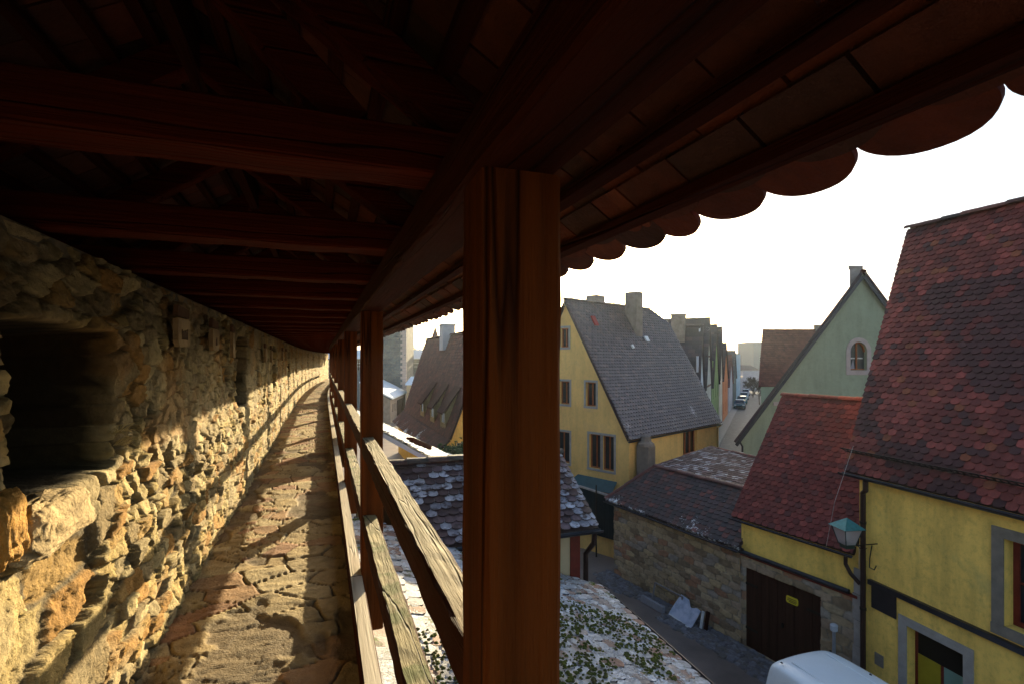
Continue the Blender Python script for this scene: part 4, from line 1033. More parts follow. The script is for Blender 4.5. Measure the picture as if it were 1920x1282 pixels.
for i in range(n):
    j = (i+1) % n
    mb.prism([PF(*inn[i], .0), PF(*inn[j], .0), PF(*outer[j], .0), PF(*outer[i], .0)], nF*.03)
sw2 = mb.build('window_surround', mat('pinkish_grey_stone', (.42, .33, .31), .85, .15), Fb)
mb = MB()
for i in range(2, n): mb.bar(PF(*[inn[i][0]*.93+ax_*.07, inn[i][1]*.97], -.13), PF(*[inn[(i+1) % n][0]*.93+ax_*.07, inn[(i+1) % n][1]*.97], -.13), .07, .04)
mb.bar(PF(ax_, -.46, -.13), PF(ax_, .70, -.13), .05, .04); mb.bar(PF(ax_-.34, -.46, -.13), PF(ax_+.34, -.46, -.13), .06, .04)
wf = mb.build('window', M_orw, Fb)
mb = MB(); mb.add([PF(p, q, -.17) for p, q in inn], [tuple(range(n))]); mb.build('pane', M_glass, wf)
mb = MB(); rnd = random.Random(8); x = ax_-.27
while x < ax_+.30:
    e = rnd.uniform(.02, .045)
    if abs(x-ax_) > .05: mb.box(PF(x, .02+rnd.uniform(-.004, .004), -.155), uF*e*.36, nF*.002, Vector((0, 0, .028)))
    x += e
mb.build('window_lettering', M_white, wf)
mb = MB(); mb.add([PF(ax_-.25, -.44, -.16), PF(ax_-.05, -.44, -.16), PF(ax_-.12, -.02, -.16)], [(0, 1, 2)]); mb.build('curtain', mat('grey_curtain', (.25, .24, .28), .9, .1), wf)
slF = Vector((uF.x*hwF, uF.y*hwF, RF)); Lf = slF.length; slF.normalize(); slG = Vector((-uF.x*hwF, -uF.y*hwF, RF)).normalized()
rb = MB(); ap_ = F0+uF*hwF+Vector((0, 0, ZEF+RF))-bF*.2
for s_, edge in ((slF, F0), (slG, g2)):
    E0 = edge+Vector((0, 0, ZEF))-bF*.2-s_*.3; E1 = E0+bF*11.3; T0 = E0+s_*(Lf+.3); T1 = T0+bF*11.3
    nn = (E1-E0).cross(s_).normalized(); nn = nn if nn.z > 0 else -nn
    rb.prism([E0+nn*.02, E1+nn*.02, T1+nn*.02, T0+nn*.02], nn*.10, 0, (.06, .045, .05))
ridge_caps(rb, ap_+Vector((0, 0, .12)), ap_+bF*11.3+Vector((0, 0, .12)), .11, .4, ((.14, .05, .04),), seed=50)
rF = rb.build('roof', M_tile, Fb)
mb = MB()
for s_, edge in ((slF, F0), (slG, g2)): mb.bar(edge+Vector((0, 0, ZEF-.10))-bF*.22-s_*.3, edge+Vector((0, 0, ZEF-.10))-bF*.22+s_*(Lf-.05), .04, .14)
mb.build('bargeboard', M_gutter, rF)
chimney(rF, F0+uF*(hwF-.35)+bF*1.2, .28, .28, 3.0, 4.05, mat('pinkish_chimney_render', (.34, .29, .27), .9, .25, 5), uF, bF)
mb = MB(); mb.tube([F0+Vector((0, 0, ZEF-.1))+nF*.06-uF*.15, F0+Vector((0, 0, ZEF-.4))+nF*.06+uF*.02, F0+Vector((0, 0, -7.5))+nF*.06+uF*.02], .045, 8); mb.build('downpipe', M_gutter, Fb)
mb = MB(); mb.box(PF(2.3, -1.93, .03), uF*.9, nF*.02, Vector((0, 0, .08))); mb.build('window_lintel', mat('pinkish_grey_stone', (.42, .33, .31)), Fb)

# ------------------------------------------------------------------ generic gabled houses
def gable_house(name, label, c, u, v, wd, dp, zb, ze, ri, wallm, cols, rm=None, front_windows=(), cat='house', tw=.4, ex=.30, grp=None, tiles=True, barge=None, chim=None, flat=True, side_wall=None, timber=None):
    """c: left front corner (plan), u along the gable front, v into the depth; ridge runs along v"""
    u = Vector(u).normalized(); v = Vector(v).normalized(); c = Vector((c.x, c.y, 0))
    t = thing(name, label, cat, (c.x, c.y, zb), grp)
    n = u.cross(Vector((0, 0, 1))).normalized()
    if n.dot(v) > 0: n = -n
    mb = MB()
    facade(mb, c, u, [(0, zb-.3), (wd, zb-.3), (wd, ze), (wd/2, ze+ri), (0, ze)], [rect(*q[:4]) for q in front_windows], .12, 0, n)
    b0 = c+v*dp; c1 = c+u*wd; b1 = c1+v*dp
    for a, b in ((c, b0), (c1, b1)): mb.poly([(a.x, a.y, zb-.3), (b.x, b.y, zb-.3), (b.x, b.y, ze), (a.x, a.y, ze)], 1 if side_wall else 0)
    mb.poly([(b0.x, b0.y, zb-.3), (b1.x, b1.y, zb-.3), (b1.x, b1.y, ze), tuple(b0+u*wd/2+Vector((0, 0, ze+ri))), (b0.x, b0.y, ze)])
    mb.build('wall', [wallm]+([side_wall] if side_wall else []), t)
    rb = MB(); oh = .25
    for sg, edge in ((1, c), (-1, c1)):
        s_ = Vector((u.x*sg*wd/2, u.y*sg*wd/2, ri)); L = s_.length; s_.normalize()
        E0 = edge+Vector((0, 0, ze+.02))-v*.18-s_*oh; E1 = E0+v*(dp+.3); T0 = E0+s_*(L+oh); T1 = T0+v*(dp+.3)
        deck(rb, [E0, E1, T1, T0], .08, 0, cols[0][0])
        if tiles: tiled(rb, E0, E1, T0, [E0, E1, T1, T0], cols, tw, ex, .03, flat=flat, lift=.06, seed=int(abs(c.x*7+c.y)), sag=.03)
    r0 = c+u*wd/2+Vector((0, 0, ze+ri+.06))-v*.18; ridge_caps(rb, r0, r0+v*(dp+.3), .12, .6, (cols[0][0],), seed=2)
    ro = rb.build('roof', rm or M_tile, t)
    if chim:
        for (a, b, h, sz) in chim:
            p = c+u*a+v*b; chimney(ro, p, sz, sz, ze+ri-1.2, ze+ri+h, M_chm, u, v)
    for q in front_windows: window(t, c, u, n, q[0], q[1], q[2], q[3], q[4] if len(q) > 4 else M_white, .12, 2, 2 if q[3]-q[2] > .9 else 1, None, .1, .05, .07)
    if timber:
        mb = MB()
        for (a, z, b, z2) in timber: mb.bar(c+u*a+Vector((0, 0, z))+n*.02, c+u*b+Vector((0, 0, z2))+n*.02, .05, .16, up=tuple(n.cross(Vector((b-a, 0, z2-z)).normalized())) if False else (0, 0, 1) if abs(b-a) > abs(z2-z) else tuple(u))
        mb.build('timber_framing', timber_m, t)
    return t, ro
timber_m = mat('dark_red_brown_timber_frame', (.10, .03, .022), .7, .2)
# row of street houses on the left side of the street; gable fronts face the street
su = W(.436, .900).normalized(); sv = W(-.900, .436).normalized()
def SF(d): return W(.484*d-4.58, d)
def fw(wd, rows, dx=.42, ww=.55, m_=None, gab=None):
    out = []
    for (z, h, k) in rows:
        for i in range(k):
            a = wd*(i+.5)/k-ww/2; out.append((a, a+ww, z, z+h)+((m_,) if m_ else ()))
    return out
pw_ = mat('pale_blue_white_plaster', (.50, .54, .66), .9, .1, 1)
wh_ = mat('pale_stucco', (.52, .50, .47), .9, .1, 1)
gr_ = mat('leaf_green_plaster', (.20, .30, .12), .9, .12, 1)
or_ = mat('terracotta_orange_plaster', (.48, .15, .055), .9, .12, 1)
dk_ = mat('dark_slate_green_plaster', (.07, .09, .09), .9, .12, 1)
bl_ = mat('pale_sky_blue_plaster', (.33, .45, .56), .9, .1, 1)
li_ = mat('pale_lilac_grey_plaster', (.40, .37, .42), .9, .1, 1)
GD = [((.060, .050, .060), 4), ((.050, .045, .055), 3), ((.08, .06, .065), 2)]
RB_ = [((.13, .04, .035), 4), ((.10, .035, .035), 3)]
rowh = [
 ('street_house', 'blue white gabled street house with snowy dormer, right behind the ochre house', 37.4, 42.0, -3.1, 5.6, pw_, GD, [(1.4, .9, 1), (-1.0, 1.2, 3), (-4.2, 1.3, 3)], 9, None, M_tileD),
 ('street_house', 'pale half timbered street house with the tallest ridge', 42.5, 48.2, -2.4, 5.9, wh_, GD, [(1.2, 1.0, 1), (-1.2, 1.2, 2), (-3.4, 1.2, 3), (-6.2, 1.3, 3)], 10, [(0, -2.4, 5.6, -2.4), (1.3, .2, 4.4, .2), (.0, -4.4, 5.6, -4.4)], M_tileD),
 ('street_house', 'leaf green street house with a steep grey roof', 49.0, 57.0, -2.6, 6.0, gr_, GD, [(1.0, 1.0, 1), (-1.4, 1.2, 3), (-4.0, 1.3, 3), (-6.6, 1.3, 3)], 10, None, M_tile),
 ('street_house', 'narrow pale street house between the green and the orange ones', 57.5, 62.5, -2.2, 5.8, wh_, GD, [(.6, 1.0, 1), (-1.8, 1.2, 2), (-4.3, 1.3, 2), (-6.8, 1.3, 2)], 9, None, M_tile),
 ('street_house', 'terracotta orange street house with a sloping dark roof', 63.2, 73.0, -2.6, 4.6, or_, GD, [(.2, 1.0, 1), (-2.0, 1.2, 3), (-4.4, 1.3, 3), (-7.0, 1.3, 3)], 9, None, M_tile),
 ('street_house', 'low pale grey street house with a red roof', 75.0, 86.0, -4.0, 4.5, li_, RB_, [(-5.2, 1.1, 4), (-7.4, 1.1, 4)], 8, None, M_tileD),
 ('street_house', 'dark grey street house before the pale blue block', 87.5, 99.0, -3.6, 5.0, dk_, GD, [(-4.8, 1.2, 4), (-7.2, 1.2, 4)], 9, None, M_tileD),
]
for (nm, lb, d0, d1, ze, ri, wm, cl, rows, dpt, tmb, rmm) in rowh:
    c = SF(d0); wd = (SF(d1)-SF(d0)).length; zb = ground_z(d0)
    t, ro = gable_house(nm, lb, c, su, sv, wd, dpt, zb, ze, ri, wm, cl, rmm, fw(wd, rows), tw=.5, ex=.34, timber=tmb, grp='gabled houses along the left side of the street')
    if d0 < 38:
        # chimney and a snowy dormer on the near slope
        p = c+su*wd*.42+sv*1.6; chimney(ro, p, .5, .5, ze+ri*.78, ze+ri+.85, M_chm, su, sv)
        s_ = Vector((su.x*wd/2, su.y*wd/2, ri)).normalized(); b = c+sv*2.9+s_*4.2+Vector((0, 0, ze))
        b = c+sv*2.2+s_*3.6+Vector((0, 0, ze)); mb = MB(); mb.prism([b-sv*.75+s_*.9, b+sv*.75+s_*.9, b+sv*.40-su*.75-Vector((0, 0, .05)), b-sv*.40-su*.75-Vector((0, 0, .05))], Vector((0, 0, .08))); dm = mb.build('dormer_roof', M_snow, ro)
        mb = MB(); mb.box(b+Vector((0, 0, -.42))-su*.25, sv*.36, su*.4, Vector((0, 0, .33))); mb.build('dormer', M_chm, ro)
# pale blue tall block closing the row
def block(name, label, c, u, v, wd, dp, zb, zt, wm, rm_, wins, cat='building', snowtop=False, rise=1.2, grp=None):
    t = thing(name, label, cat, (c.x, c.y, zb), grp); u = Vector(u).normalized(); v = Vector(v).normalized(); c = Vector((c.x, c.y, 0)); n = -v
    mb = MB(); facade(mb, c, u, [(0, zb-.4), (wd, zb-.4), (wd, zt), (0, zt)], [rect(*q) for q in wins], .12, 0, n)
    a, b, d, e = c, c+u*wd, c+u*wd+v*dp, c+v*dp
    for p, q in ((a, e), (b, d), (e, d)): mb.poly([(p.x, p.y, zb-.4), (q.x, q.y, zb-.4), (q.x, q.y, zt), (p.x, p.y, zt)])
    mb.build('wall', wm, t)
    rb = MB(); o = .25; A_, B_, D_, E_ = a-u*o-v*o, b+u*o-v*o, d+u*o+v*o, e-u*o+v*o
    for p in (A_, B_, D_, E_): p.z = zt
    r0 = (A_+E_)/2+u*.8+Vector((0, 0, rise)); r1 = (B_+D_)/2-u*.8+Vector((0, 0, rise))
    rb.add([A_, B_, D_, E_, r0, r1], [(0, 1, 5, 4), (1, 2, 5), (2, 3, 4, 5), (3, 0, 4), (3, 2, 1, 0)], 0, (.10, .07, .07)); rb.build('roof', rm_, t)
    for q in wins: window(t, c, u, n, *q, M_white, .12, 2, 2, None, .1, .05, .07)
    return t
c = W(38.3, 100.5)
block('pale_blue_building', 'tall pale blue building closing the row of street houses', W(.484*100.5-4.58, 100.5), su, sv, 22, 10, ground_z(100), 1.0, bl_, M_tileD, [(a, a+1, z, z+1.4) for z in (-1.2, -3.8, -6.4) for a in (1.5, 4.5, 7.5, 11, 14, 17)], rise=1.1)
block('far_lilac_house', 'small lilac house far down the street beyond the pale blue building', SF(124), su, sv, 12, 9, ground_z(124), -4.6, li_, M_tile, [(a, a+1, z, z+1.3) for z in (-6.2,) for a in (1.5, 5, 8.5)], 'house')
block('far_grey_block', 'plain grey block on the skyline at the right of the street end', Q(1413, 690, 170), W(1, 0), W(0, 1), 11, 12, ground_z(170), Q(1413, 641, 170).z, mat('far_grey_render', (.18, .18, .20), .9, .1), M_tile, [(a, a+1.2, z, z+1.5) for z in (-1, -5) for a in (2, 5, 8)], 'block', rise=.2)
block('far_street_house', 'low dark house far behind the parked cars', Q(1392, 700, 150), W(1, 0), W(0, 1), 5, 9, ground_z(150), Q(1392, 694, 150).z, li_, M_tile, [], 'house', rise=1.5)
block('far_chimney_house', 'small pale tower like house at the end of the street', Q(1400.5, 700, 180), W(1, 0), W(0, 1), 1.6, 4, ground_z(180), Q(1400, 699, 180).z, wh_, M_tileD, [], 'house', rise=1.2)

# red roofed house on the right side of the street
c = Q(1438, 718, 50.0)
t, ro = gable_house('red_roofed_house', 'house with a red brown tiled roof beyond the green gable', W(.479*50+.35, 50.0), W(.62, 1), W(1, 0), 7.0, 12, ground_z(50), -2.5, 5.4, M_grn, [((.13, .035, .03), 4), ((.11, .03, .028), 4), ((.15, .04, .035), 2)], M_tile, [], tw=.30, ex=.22, chim=None)
chimney(ro, Q(1532, 612, 53), .22, .22, 2.0, 3.35, M_chm, W(1, 0), W(0, 1))

# ------------------------------------------------------------------ lean-to roofs under the wall walk
SN = [((.36, .20, .14), 3), ((.30, .13, .09), 3), ((.20, .13, .11), 2), ((.42, .26, .19), 1)]
XA, ZA, XB, ZB = .42, -2.30, 4.48, -3.92
def lean(name, label, poly, mt, cols, ya, yb, seed, walls=True, ex=.155):
    t = thing(name, label, 'shed', (2.5, ya, -7.5)); rb = MB(); deck(rb, poly, .08)
    tiled(rb, poly[0], poly[1], poly[-1], poly, cols, .185, ex, .022, lift=.045, seed=seed, sag=.03, rim=RIM)
    rb.build('roof', mt, t)
    mb = MB(); mb.prism([(.25, ya+.1, -7.6), (3.4 if ya < 0 else 4.1, ya+.1, -7.6), (4.15, yb-.1, -7.6), (.25, yb-.1, -7.6)], (0, 0, 3.58)); mb.build('wall', M_cream, t)
    return t
t1 = lean('lean_to_shed', 'lean to roof just below the railing, covered in melting snow and bright moss', [(3.75, -1.5, -3.63), (XB, 7.74, ZB), (XA, 7.74, ZA), (XA, -1.5, ZA)], M_tileR, SNR, -1.5, 7.7, 61)
gutter(t1, (3.80, -1.5, -3.65), (XB+.05, 7.78, ZB-.02), .055)
mb = MB(); mb.bar((XA, 7.76, ZA-.04), (XB, 7.76, ZB-.04), .03, .12); mb.build('verge_board', M_door, t1)
# moss cushions on that roof
ms = MB(); rnd = random.Random(31); nn_ = Vector((ZA-ZB, 0, XB-XA)).normalized()
for i in range(8000):
    x = rnd.uniform(.6, 4.3); y = rnd.uniform(1.2, 7.6)
    if float(fbm(np.array([x*.9+y*.25]), np.array([y*.55-x*.3+2]), 77, 3)[0]) < .64-.15*math.exp(-((x-2.2)**2+(y-4.4)**2)/1.5): continue
    if x > 3.75+(y+1.5)*.079-.05: continue
    z = ZB+(XB-x)/(XB-XA)*(ZA-ZB)
    r = rnd.uniform(.008, .028); c = Vector((x, y, z+.05)); 
    vs = [c+Vector((math.cos(a)*r*rnd.uniform(.7, 1.2), math.sin(a)*r*rnd.uniform(.7, 1.5), -.01)) for a in [k*math.pi/4 for k in range(8)]]
    v2 = [c+(p-c)*.6+nn_*r*.28 for p in vs]; k_c = rnd.choice(((.10, .12, .02), (.08, .10, .016), (.13, .14, .02), (.09, .09, .03)))
    ms.add(vs+v2+[c+nn_*r*.36], [(j, (j+1) % 8, 8+(j+1) % 8, 8+j) for j in range(8)]+[(8+j, 8+(j+1) % 8, 16) for j in range(8)], 0, k_c)
tag(ms.build('moss', mat('moss_cushion', (1, 1, 1), .95, .4, 40, 1.0, 90, attr=True)), 'bright green moss cushions over the lean to roof below the railing', 'moss', kind='stuff')
# N: the small plaster house with snowy beaver tails that interrupts the lean-to
Nb = thing('plaster_cottage', 'small cream plastered cottage with snow dusted dark tiles, right behind the big post', 'cottage', (3, 8, -7.5))
XN, YN, YR, ZN, ZRN = 4.10, 7.80, 8.95, -2.72, -1.82
mb = MB(); mb.poly([(.6, YN, -7.6), (XN, YN, -7.6), (XN, YN, ZN-.02), (.6, YN, ZN-.02)]); mb.poly([(XN, YN, -7.6), (XN, YN+2.3, -7.6), (XN, YN+2.3, ZN), (XN, YR, ZRN-.05), (XN, YN, ZN)]); mb.poly([(.6, YN+2.3, -7.6), (XN, YN+2.3, -7.6), (XN, YN+2.3, ZN), (.6, YN+2.3, ZN)]); mb.build('wall', M_cream, Nb)
mb = MB(); mb.abox(XN-.16, XN+.02, YN-.03, YN+.12, -7.6, ZN-.06); mb.bar((2.0, YN-.03, -3.78), (XN-.17, YN-.03, -3.92), .05, .10); mb.build('corner_post', M_redw, Nb)
rb = MB(); xl, xr_ = 1.0, XN+.22; ye = YN-.32; ze_ = ZN-.08
pl = [(xl, ye, ze_), (xr_, ye, ze_), (xr_, YR, ZRN), (xl, YR, ZRN)]
deck(rb, pl, .06); tiled(rb, pl[0], pl[1], pl[3], pl, SNT, .175, .135, .020, lift=.05, seed=70, rim=RIM)
pl2 = [(xl, 2*YR-ye, ze_), (xr_, 2*YR-ye, ze_), (xr_, YR, ZRN), (xl, YR, ZRN)]
deck(rb, pl2, .06); tiled(rb, pl2[0], pl2[1], pl2[3], pl2, SN, .175, .135, .016, lift=.04, seed=71)
ridge_caps(rb, (xl, YR, ZRN+.05), (xr_, YR, ZRN+.05), .10, .36, ((.10, .05, .045), (.07, .06, .05)), seed=72)
rb.build('roof', mat('roof_tile_dusted', (1, 1, 1), .6, .45, 16, .8, 60, attr=True, spec=.3, stain=((.07, .045, .045), 9, .50)), Nb)
gutter(Nb, (1.9, ye-.03, ze_-.03), (xr_+.04, ye-.03, ze_-.03), .055)
mb = MB(); mb.tube([(XN+.12, ye-.03, ze_-.07), (XN+.12, ye-.0, ze_-.25), (XN+.10, YN-.08, ze_-.5), (XN+.10, YN-.08, -4.9)], .045, 9); mb.build('downpipe', M_pipe, Nb)
# R2 further lean-to roof, brilliant with snow
t2 = lean('snowy_lean_to', 'second lean to roof along the wall, almost fully white with snow, beyond the cottage', [(x_, y_, -1.50-.62*(x_-1.3)) for x_, y_ in ((4.2, 9.7), (4.2, 17.0), (3.65, 15.2), (1.3, 11.9), (.42, 10.9), (.42, 9.7))], mat('roof_tile_deep_snow', (1, 1, 1), .7, .3, 10, .8, 60, attr=True, snow=(2.3, .80, 20)), SN, 9.7, 12.5, 81)
mb = MB(); mb.bar((1.75, 11.0, -1.72), (2.35, 12.0, -2.09), .16, .10); mb.build('roof_hatch', M_beamY, t2)

# ------------------------------------------------------------------ T the large hall-like house beyond
HT = [((.13, .055, .042), 4), ((.10, .045, .038), 4), ((.17, .06, .045), 2)]
xe, xr2, ze2, zr2, ya, yb = 5.55, 8.6, -5.0, 1.66, 26.7, 42.5
Tb = thing('steep_roofed_house', 'large house with a very steep brown tiled roof and three shed dormers beyond the railing', 'house', (xe, ya, -7.7))
mb = MB(); facade(mb, (xe+.3, ya, 0), (1, 0, 0), [(0, -7.9), (6.2, -7.9), (6.2, ze2+.5), (3.05, zr2-.15), (.5, ze2+.6), (0, ze2+.15)], [rect(.9, 1.7, -5.6, -4.5), rect(2.3, 3.1, -3.5, -2.4)], .12, 0, (0, -1, 0))
mb.poly([(xe+.3, ya, -7.9), (xe+.3, yb, -7.9), (xe+.3, yb, ze2+.15), (xe+.3, ya, ze2+.15)]); mb.poly([(xe+.3, yb, -7.9), (xe+6.5, yb, -7.9), (xe+6.5, yb, ze2+.5), (xr2, yb, zr2-.3), (xe+.8, yb, ze2+.55), (xe+.3, yb, ze2+.15)]); mb.poly([(xe+6.5, ya, -7.9), (xe+6.5, yb, -7.9), (xe+6.5, yb, ze2+.5), (xe+6.5, ya, ze2+.5)])
mb.build('wall', M_yel, Tb)
for q in ((.9, 1.7, -5.6, -4.5), (2.3, 3.1, -3.5, -2.4)): window(Tb, (xe+.3, ya, 0), (1, 0, 0), (0, -1, 0), *q, M_white, .12, 2, 2, None)
rb = MB(); k1 = Vector((xe+.75, 0, ze2+.75))
for pl in ([(xe-.2, ya-.3, ze2-.1), (xe-.2, yb, ze2-.1), (k1.x, yb, k1.z), (k1.x, ya-.3, k1.z)], [(k1.x, ya-.3, k1.z), (k1.x, yb, k1.z), (xr2, yb+2.3, zr2), (xr2, ya-.3, zr2)]):
    deck(rb, pl, .08); tiled(rb, pl[0], pl[1], pl[3], pl, HT, .26, .20, .03, lift=.04, seed=90, flat=True, sag=.04)
rb.prism([(xr2, ya-.3, zr2), (xr2, yb+2.3, zr2), (xe+6.8, yb, ze2), (xe+6.8, ya-.3, ze2)], (0, 0, -.08), 0, (.10, .06, .055))
ridge_caps(rb, (xr2, ya-.3, zr2+.04), (xr2, yb+2.3, zr2+.04), .12, .4, ((.13, .06, .05),), seed=91)
rT = rb.build('roof', mat('brown_tile_low_snow', (1, 1, 1), .85, .3, 16, .4, 60, attr=True, spec=.2, snow=(.8, 1.34, 12, (2.6, 3.6, .30))), Tb)
gT = (zr2-k1.z)/(xr2-k1.x)
for yy in (28.6, 31.6, 35.0):
    xf = k1.x+.15; zf = k1.z+(xf-k1.x)*gT; hh = .95; xt = xf+.85; zt = k1.z+(xt-k1.x)*gT
    mb = MB(); mb.prism([(xf-.22, yy-.75, zf+hh-.18), (xt, yy-.75, zt+.02), (xt, yy+.75, zt+.02), (xf-.22, yy+.75, zf+hh-.18)], (0, 0, .09), 0, (.10, .07, .065)); dr = mb.build('dormer_roof', mat('matt_dormer_tile', (.10, .055, .045), .95, .3, 12, .5, 50, spec=.05), rT)
    mb = MB()
    for s in (-.62, .62): mb.prism([(xf, yy+s, zf), (xf, yy+s, zf+hh-.1), (xt-.1, yy+s, zt-.08)], (0, .06, 0))
    mb.abox(xf-.03, xf+.04, yy-.62, yy+.68, zf-.05, zf+.25); mb.abox(xf-.03, xf+.04, yy-.62, yy-.45, zf+.25, zf+hh-.15); mb.abox(xf-.03, xf+.04, yy+.5, yy+.68, zf+.25, zf+hh-.15); dd_ = mb.build('dormer', mat('dormer_ochre_board', (.34, .24, .11), .9, .25, 4, .3), rT)
    mb = MB(); mb.abox(xf+.0, xf+.03, yy-.45, yy+.5, zf+.25, zf+hh-.15); mb.build('pane', M_glass, dd_)
chimney(rT, Vector((xr2-.15, 36.2, 0)), .45, .55, .6, 2.35, mat('pale_chimney_render', (.46, .44, .46), .9, .12), Vector((1, 0, 0)), Vector((0, 1, 0)))
c = Q(816, 640, 46); t = thing('ridge_turret', 'slender pointed turret roof peeking over the steep brown roof', 'turret', (c.x, c.y, -8))
mb = MB(); mb.tube([Vector((c.x, c.y, -8)), Vector((c.x, c.y, 1.0))], .55, 8); mb.build('turret_wall', M_cream, t)
mb = MB(); mb.tube([Vector((c.x, c.y, .9)), Vector((c.x, c.y, 2.85))], [.62, .02], 8, 0, (.20, .10, .08)); mb.build('turret_roof', M_tile, t)

# small snowy house, tower and the far stretch of wall
c = W(-.2375*62, 62)
ua = W(.0, 1); t3 = thing('snow_roofed_house', 'little stone house with a white snow covered roof at the foot of the tower', 'house', (c.x, c.y, -8))
zb3 = ground_z(62); L1, L2 = 9.5, 3.6; u1_ = (W(-.2090*73.5, 73.5)-c); L1 = u1_.length; u1_.normalize(); u2_ = W(-1, -.15).normalized(); n3 = Vector((u1_.y, -u1_.x, 0)); n3 = n3 if n3.dot(W(1, 0)) > 0 else -n3
mb = MB(); wq = [(1.3, 1.9, -6.6, -5.6), (2.9, 3.5, -6.6, -5.6), (4.6, 8.8, zb3, -5.3)]
facade(mb, c, u1_, [(0, zb3-.3), (L1, zb3-.3), (L1, -4.95), (0, -4.95)], [rect(*q) for q in wq[:2]], .15, 0, n3)
n4 = Vector((-u2_.y, u2_.x, 0)); n4 = n4 if n4.dot(W(0, -1)) > 0 else -n4
facade(mb, c, u2_, [(0, zb3-.3), (L2, zb3-.3), (L2, -3.0), (0, -4.95)], [], .1, 0, n4); mb.build('wall', mat('pinkish_rubble_wall', (.34, .26, .20), .9, .3, 2, .6), t3)
for q in wq[:2]: window(t3, c, u1_, n3, *q, M_door, .15, 1, 1, None)
mb = MB()
for i in range(9): mb.box(c+u1_*(4.8+i*.48)+Vector((0, 0, (zb3-5.4)/2))+n3*.05, u1_*.2, n3*.03, Vector((0, 0, (-5.4-zb3)/2)))
mb.build('plank_door', M_door, t3)
mb = MB(); p = [c+Vector((0, 0, -4.9))+n3*.3+n4*.3, c+u1_*(L1+.3)+Vector((0, 0, -4.9))+n3*.3, c+u1_*(L1+.3)+u2_*3.6+Vector((0, 0, -2.9)), c+u2_*3.6+Vector((0, 0, -2.9))+n4*.3]
mb.prism(p, (0, 0, .18)); mb.build('snowy_roof', M_snow, t3)
tc_ = Q(762, 672, 75); tl_ = Q(690, 672, 75); t = thing('stone_tower', 'square grey stone tower with pale corner quoins rising behind the snowy little house', 'tower', (tc_.x, tc_.y, -8.2))
uT = W(1, 0); vT = W(0, 1); w_ = (tc_-tl_).length
SCT = [(.13, .14, .14), (.11, .12, .125), (.15, .15, .145), (.12, .125, .13)]
masonry('tower_face', t, (tl_.x, tl_.y, 0), uT, W(0, -1), w_, -8.2, 11, [], SCT, .8, .36, .12, .05, 600, jit=.35)
mb = MB(); a, b = tl_, tc_; outline_box(mb, [(a.x, a.y), (b.x, b.y), (b+vT*w_).to_tuple()[:2], (a+vT*w_).to_tuple()[:2]], -8.2, [10.9]*4) if False else None
for p, q in ((a, a+vT*w_), (b, b+vT*w_), (a+vT*w_, b+vT*w_)): mb.poly([(p.x, p.y, -8.2), (q.x, q.y, -8.2), (q.x, q.y, 11), (p.x, p.y, 11)])
mb.build('tower_sides', mat('grey_tower_stone', (.12, .12, .12), .9, .3, 2, .4), t)
mb = MB()
for i in range(48):
    z = -8+i*.4; l = .28+.14*(i % 2); mb.box(b-uT*(l)-vT*.03+Vector((0, 0, z)), uT*(l+.02), vT*.05, Vector((0, 0, .19)), 0, (.5, .4, .36))
mb.build('quoins', mat('pink_quoin_stone', (.46, .36, .32), .9, .15), t)
mb = MB(); m_ = (a+b)/2+vT*w_/2; rr_ = [a-uT*.3-vT*.3, b+uT*.3-vT*.3, b+uT*.3+vT*(w_+.3), a-uT*.3+vT*(w_+.3)]; rr_ = [Vector((p.x, p.y, 11)) for p in rr_]
mb.add(rr_+[Vector((m_.x, m_.y, 16))], [(0, 1, 4), (1, 2, 4), (2, 3, 4), (3, 0, 4), (3, 2, 1, 0)], 0, (.14, .05, .04)); mb.build('tower_roof', M_tile, t)
# far wall walk
a = Q(560, 672, 88); b = Q(796, 672, 84); a.z = b.z = 0; t = thing('far_town_wall', 'far stretch of the town wall with its roofed walk, passing behind the tower', 'stone wall', (b.x, b.y, -8.3))
uW = (b-a).normalized(); LW = (b-a).length; nW = Vector((uW.y, -uW.x, 0)); nW = nW if nW.dot(W(0, -1)) > 0 else -nW
mb = MB(); mb.box((a+b)/2+Vector((0, 0, -5.2)), uW*LW/2, nW*.5, Vector((0, 0, 3.3))); mb.box((a+b)/2-nW*.9+Vector((0, 0, -3.6)), uW*LW/2, nW*.3, Vector((0, 0, 3.7))); mb.build('wall_body', mat('grey_far_stone', (.15, .16, .16), .9, .3, 1.5, .4), t)
for i in range(11):
    p = a+uW*LW*i/10+nW*.5; mb = MB(); mb.bar((p.x, p.y, -1.9), (p.x, p.y, .1), .18, .18); mb.build('post', M_beamY, t)
for z in (-1.3, -.75): mb = MB(); mb.bar(a+nW*.55+Vector((0, 0, z)), b+nW*.55+Vector((0, 0, z)), .08, .12); mb.build('rail', mat('frosted_rail', (.40, .40, .42), .8, .2), t)
mb = MB(); p = [a+nW*1.1+Vector((0, 0, -.05)), b+nW*1.1+Vector((0, 0, -.05)), b-nW*1.0+Vector((0, 0, 1.35)), a-nW*1.0+Vector((0, 0, 1.35))]; mb.prism(p, (0, 0, .12)); mb.build('snowy_roof', M_snow, t)
# little snowy outhouse right of the tower
c = Q(763, 735, 70); block('snowy_outhouse', 'small yellowish outhouse with a snowy roof right of the tower', Vector((c.x, c.y, 0)), W(1, .2), W(-.2, 1), 2.2, 5, -8, -3.6, M_cream, M_snow, [], 'outhouse', rise=1.1)

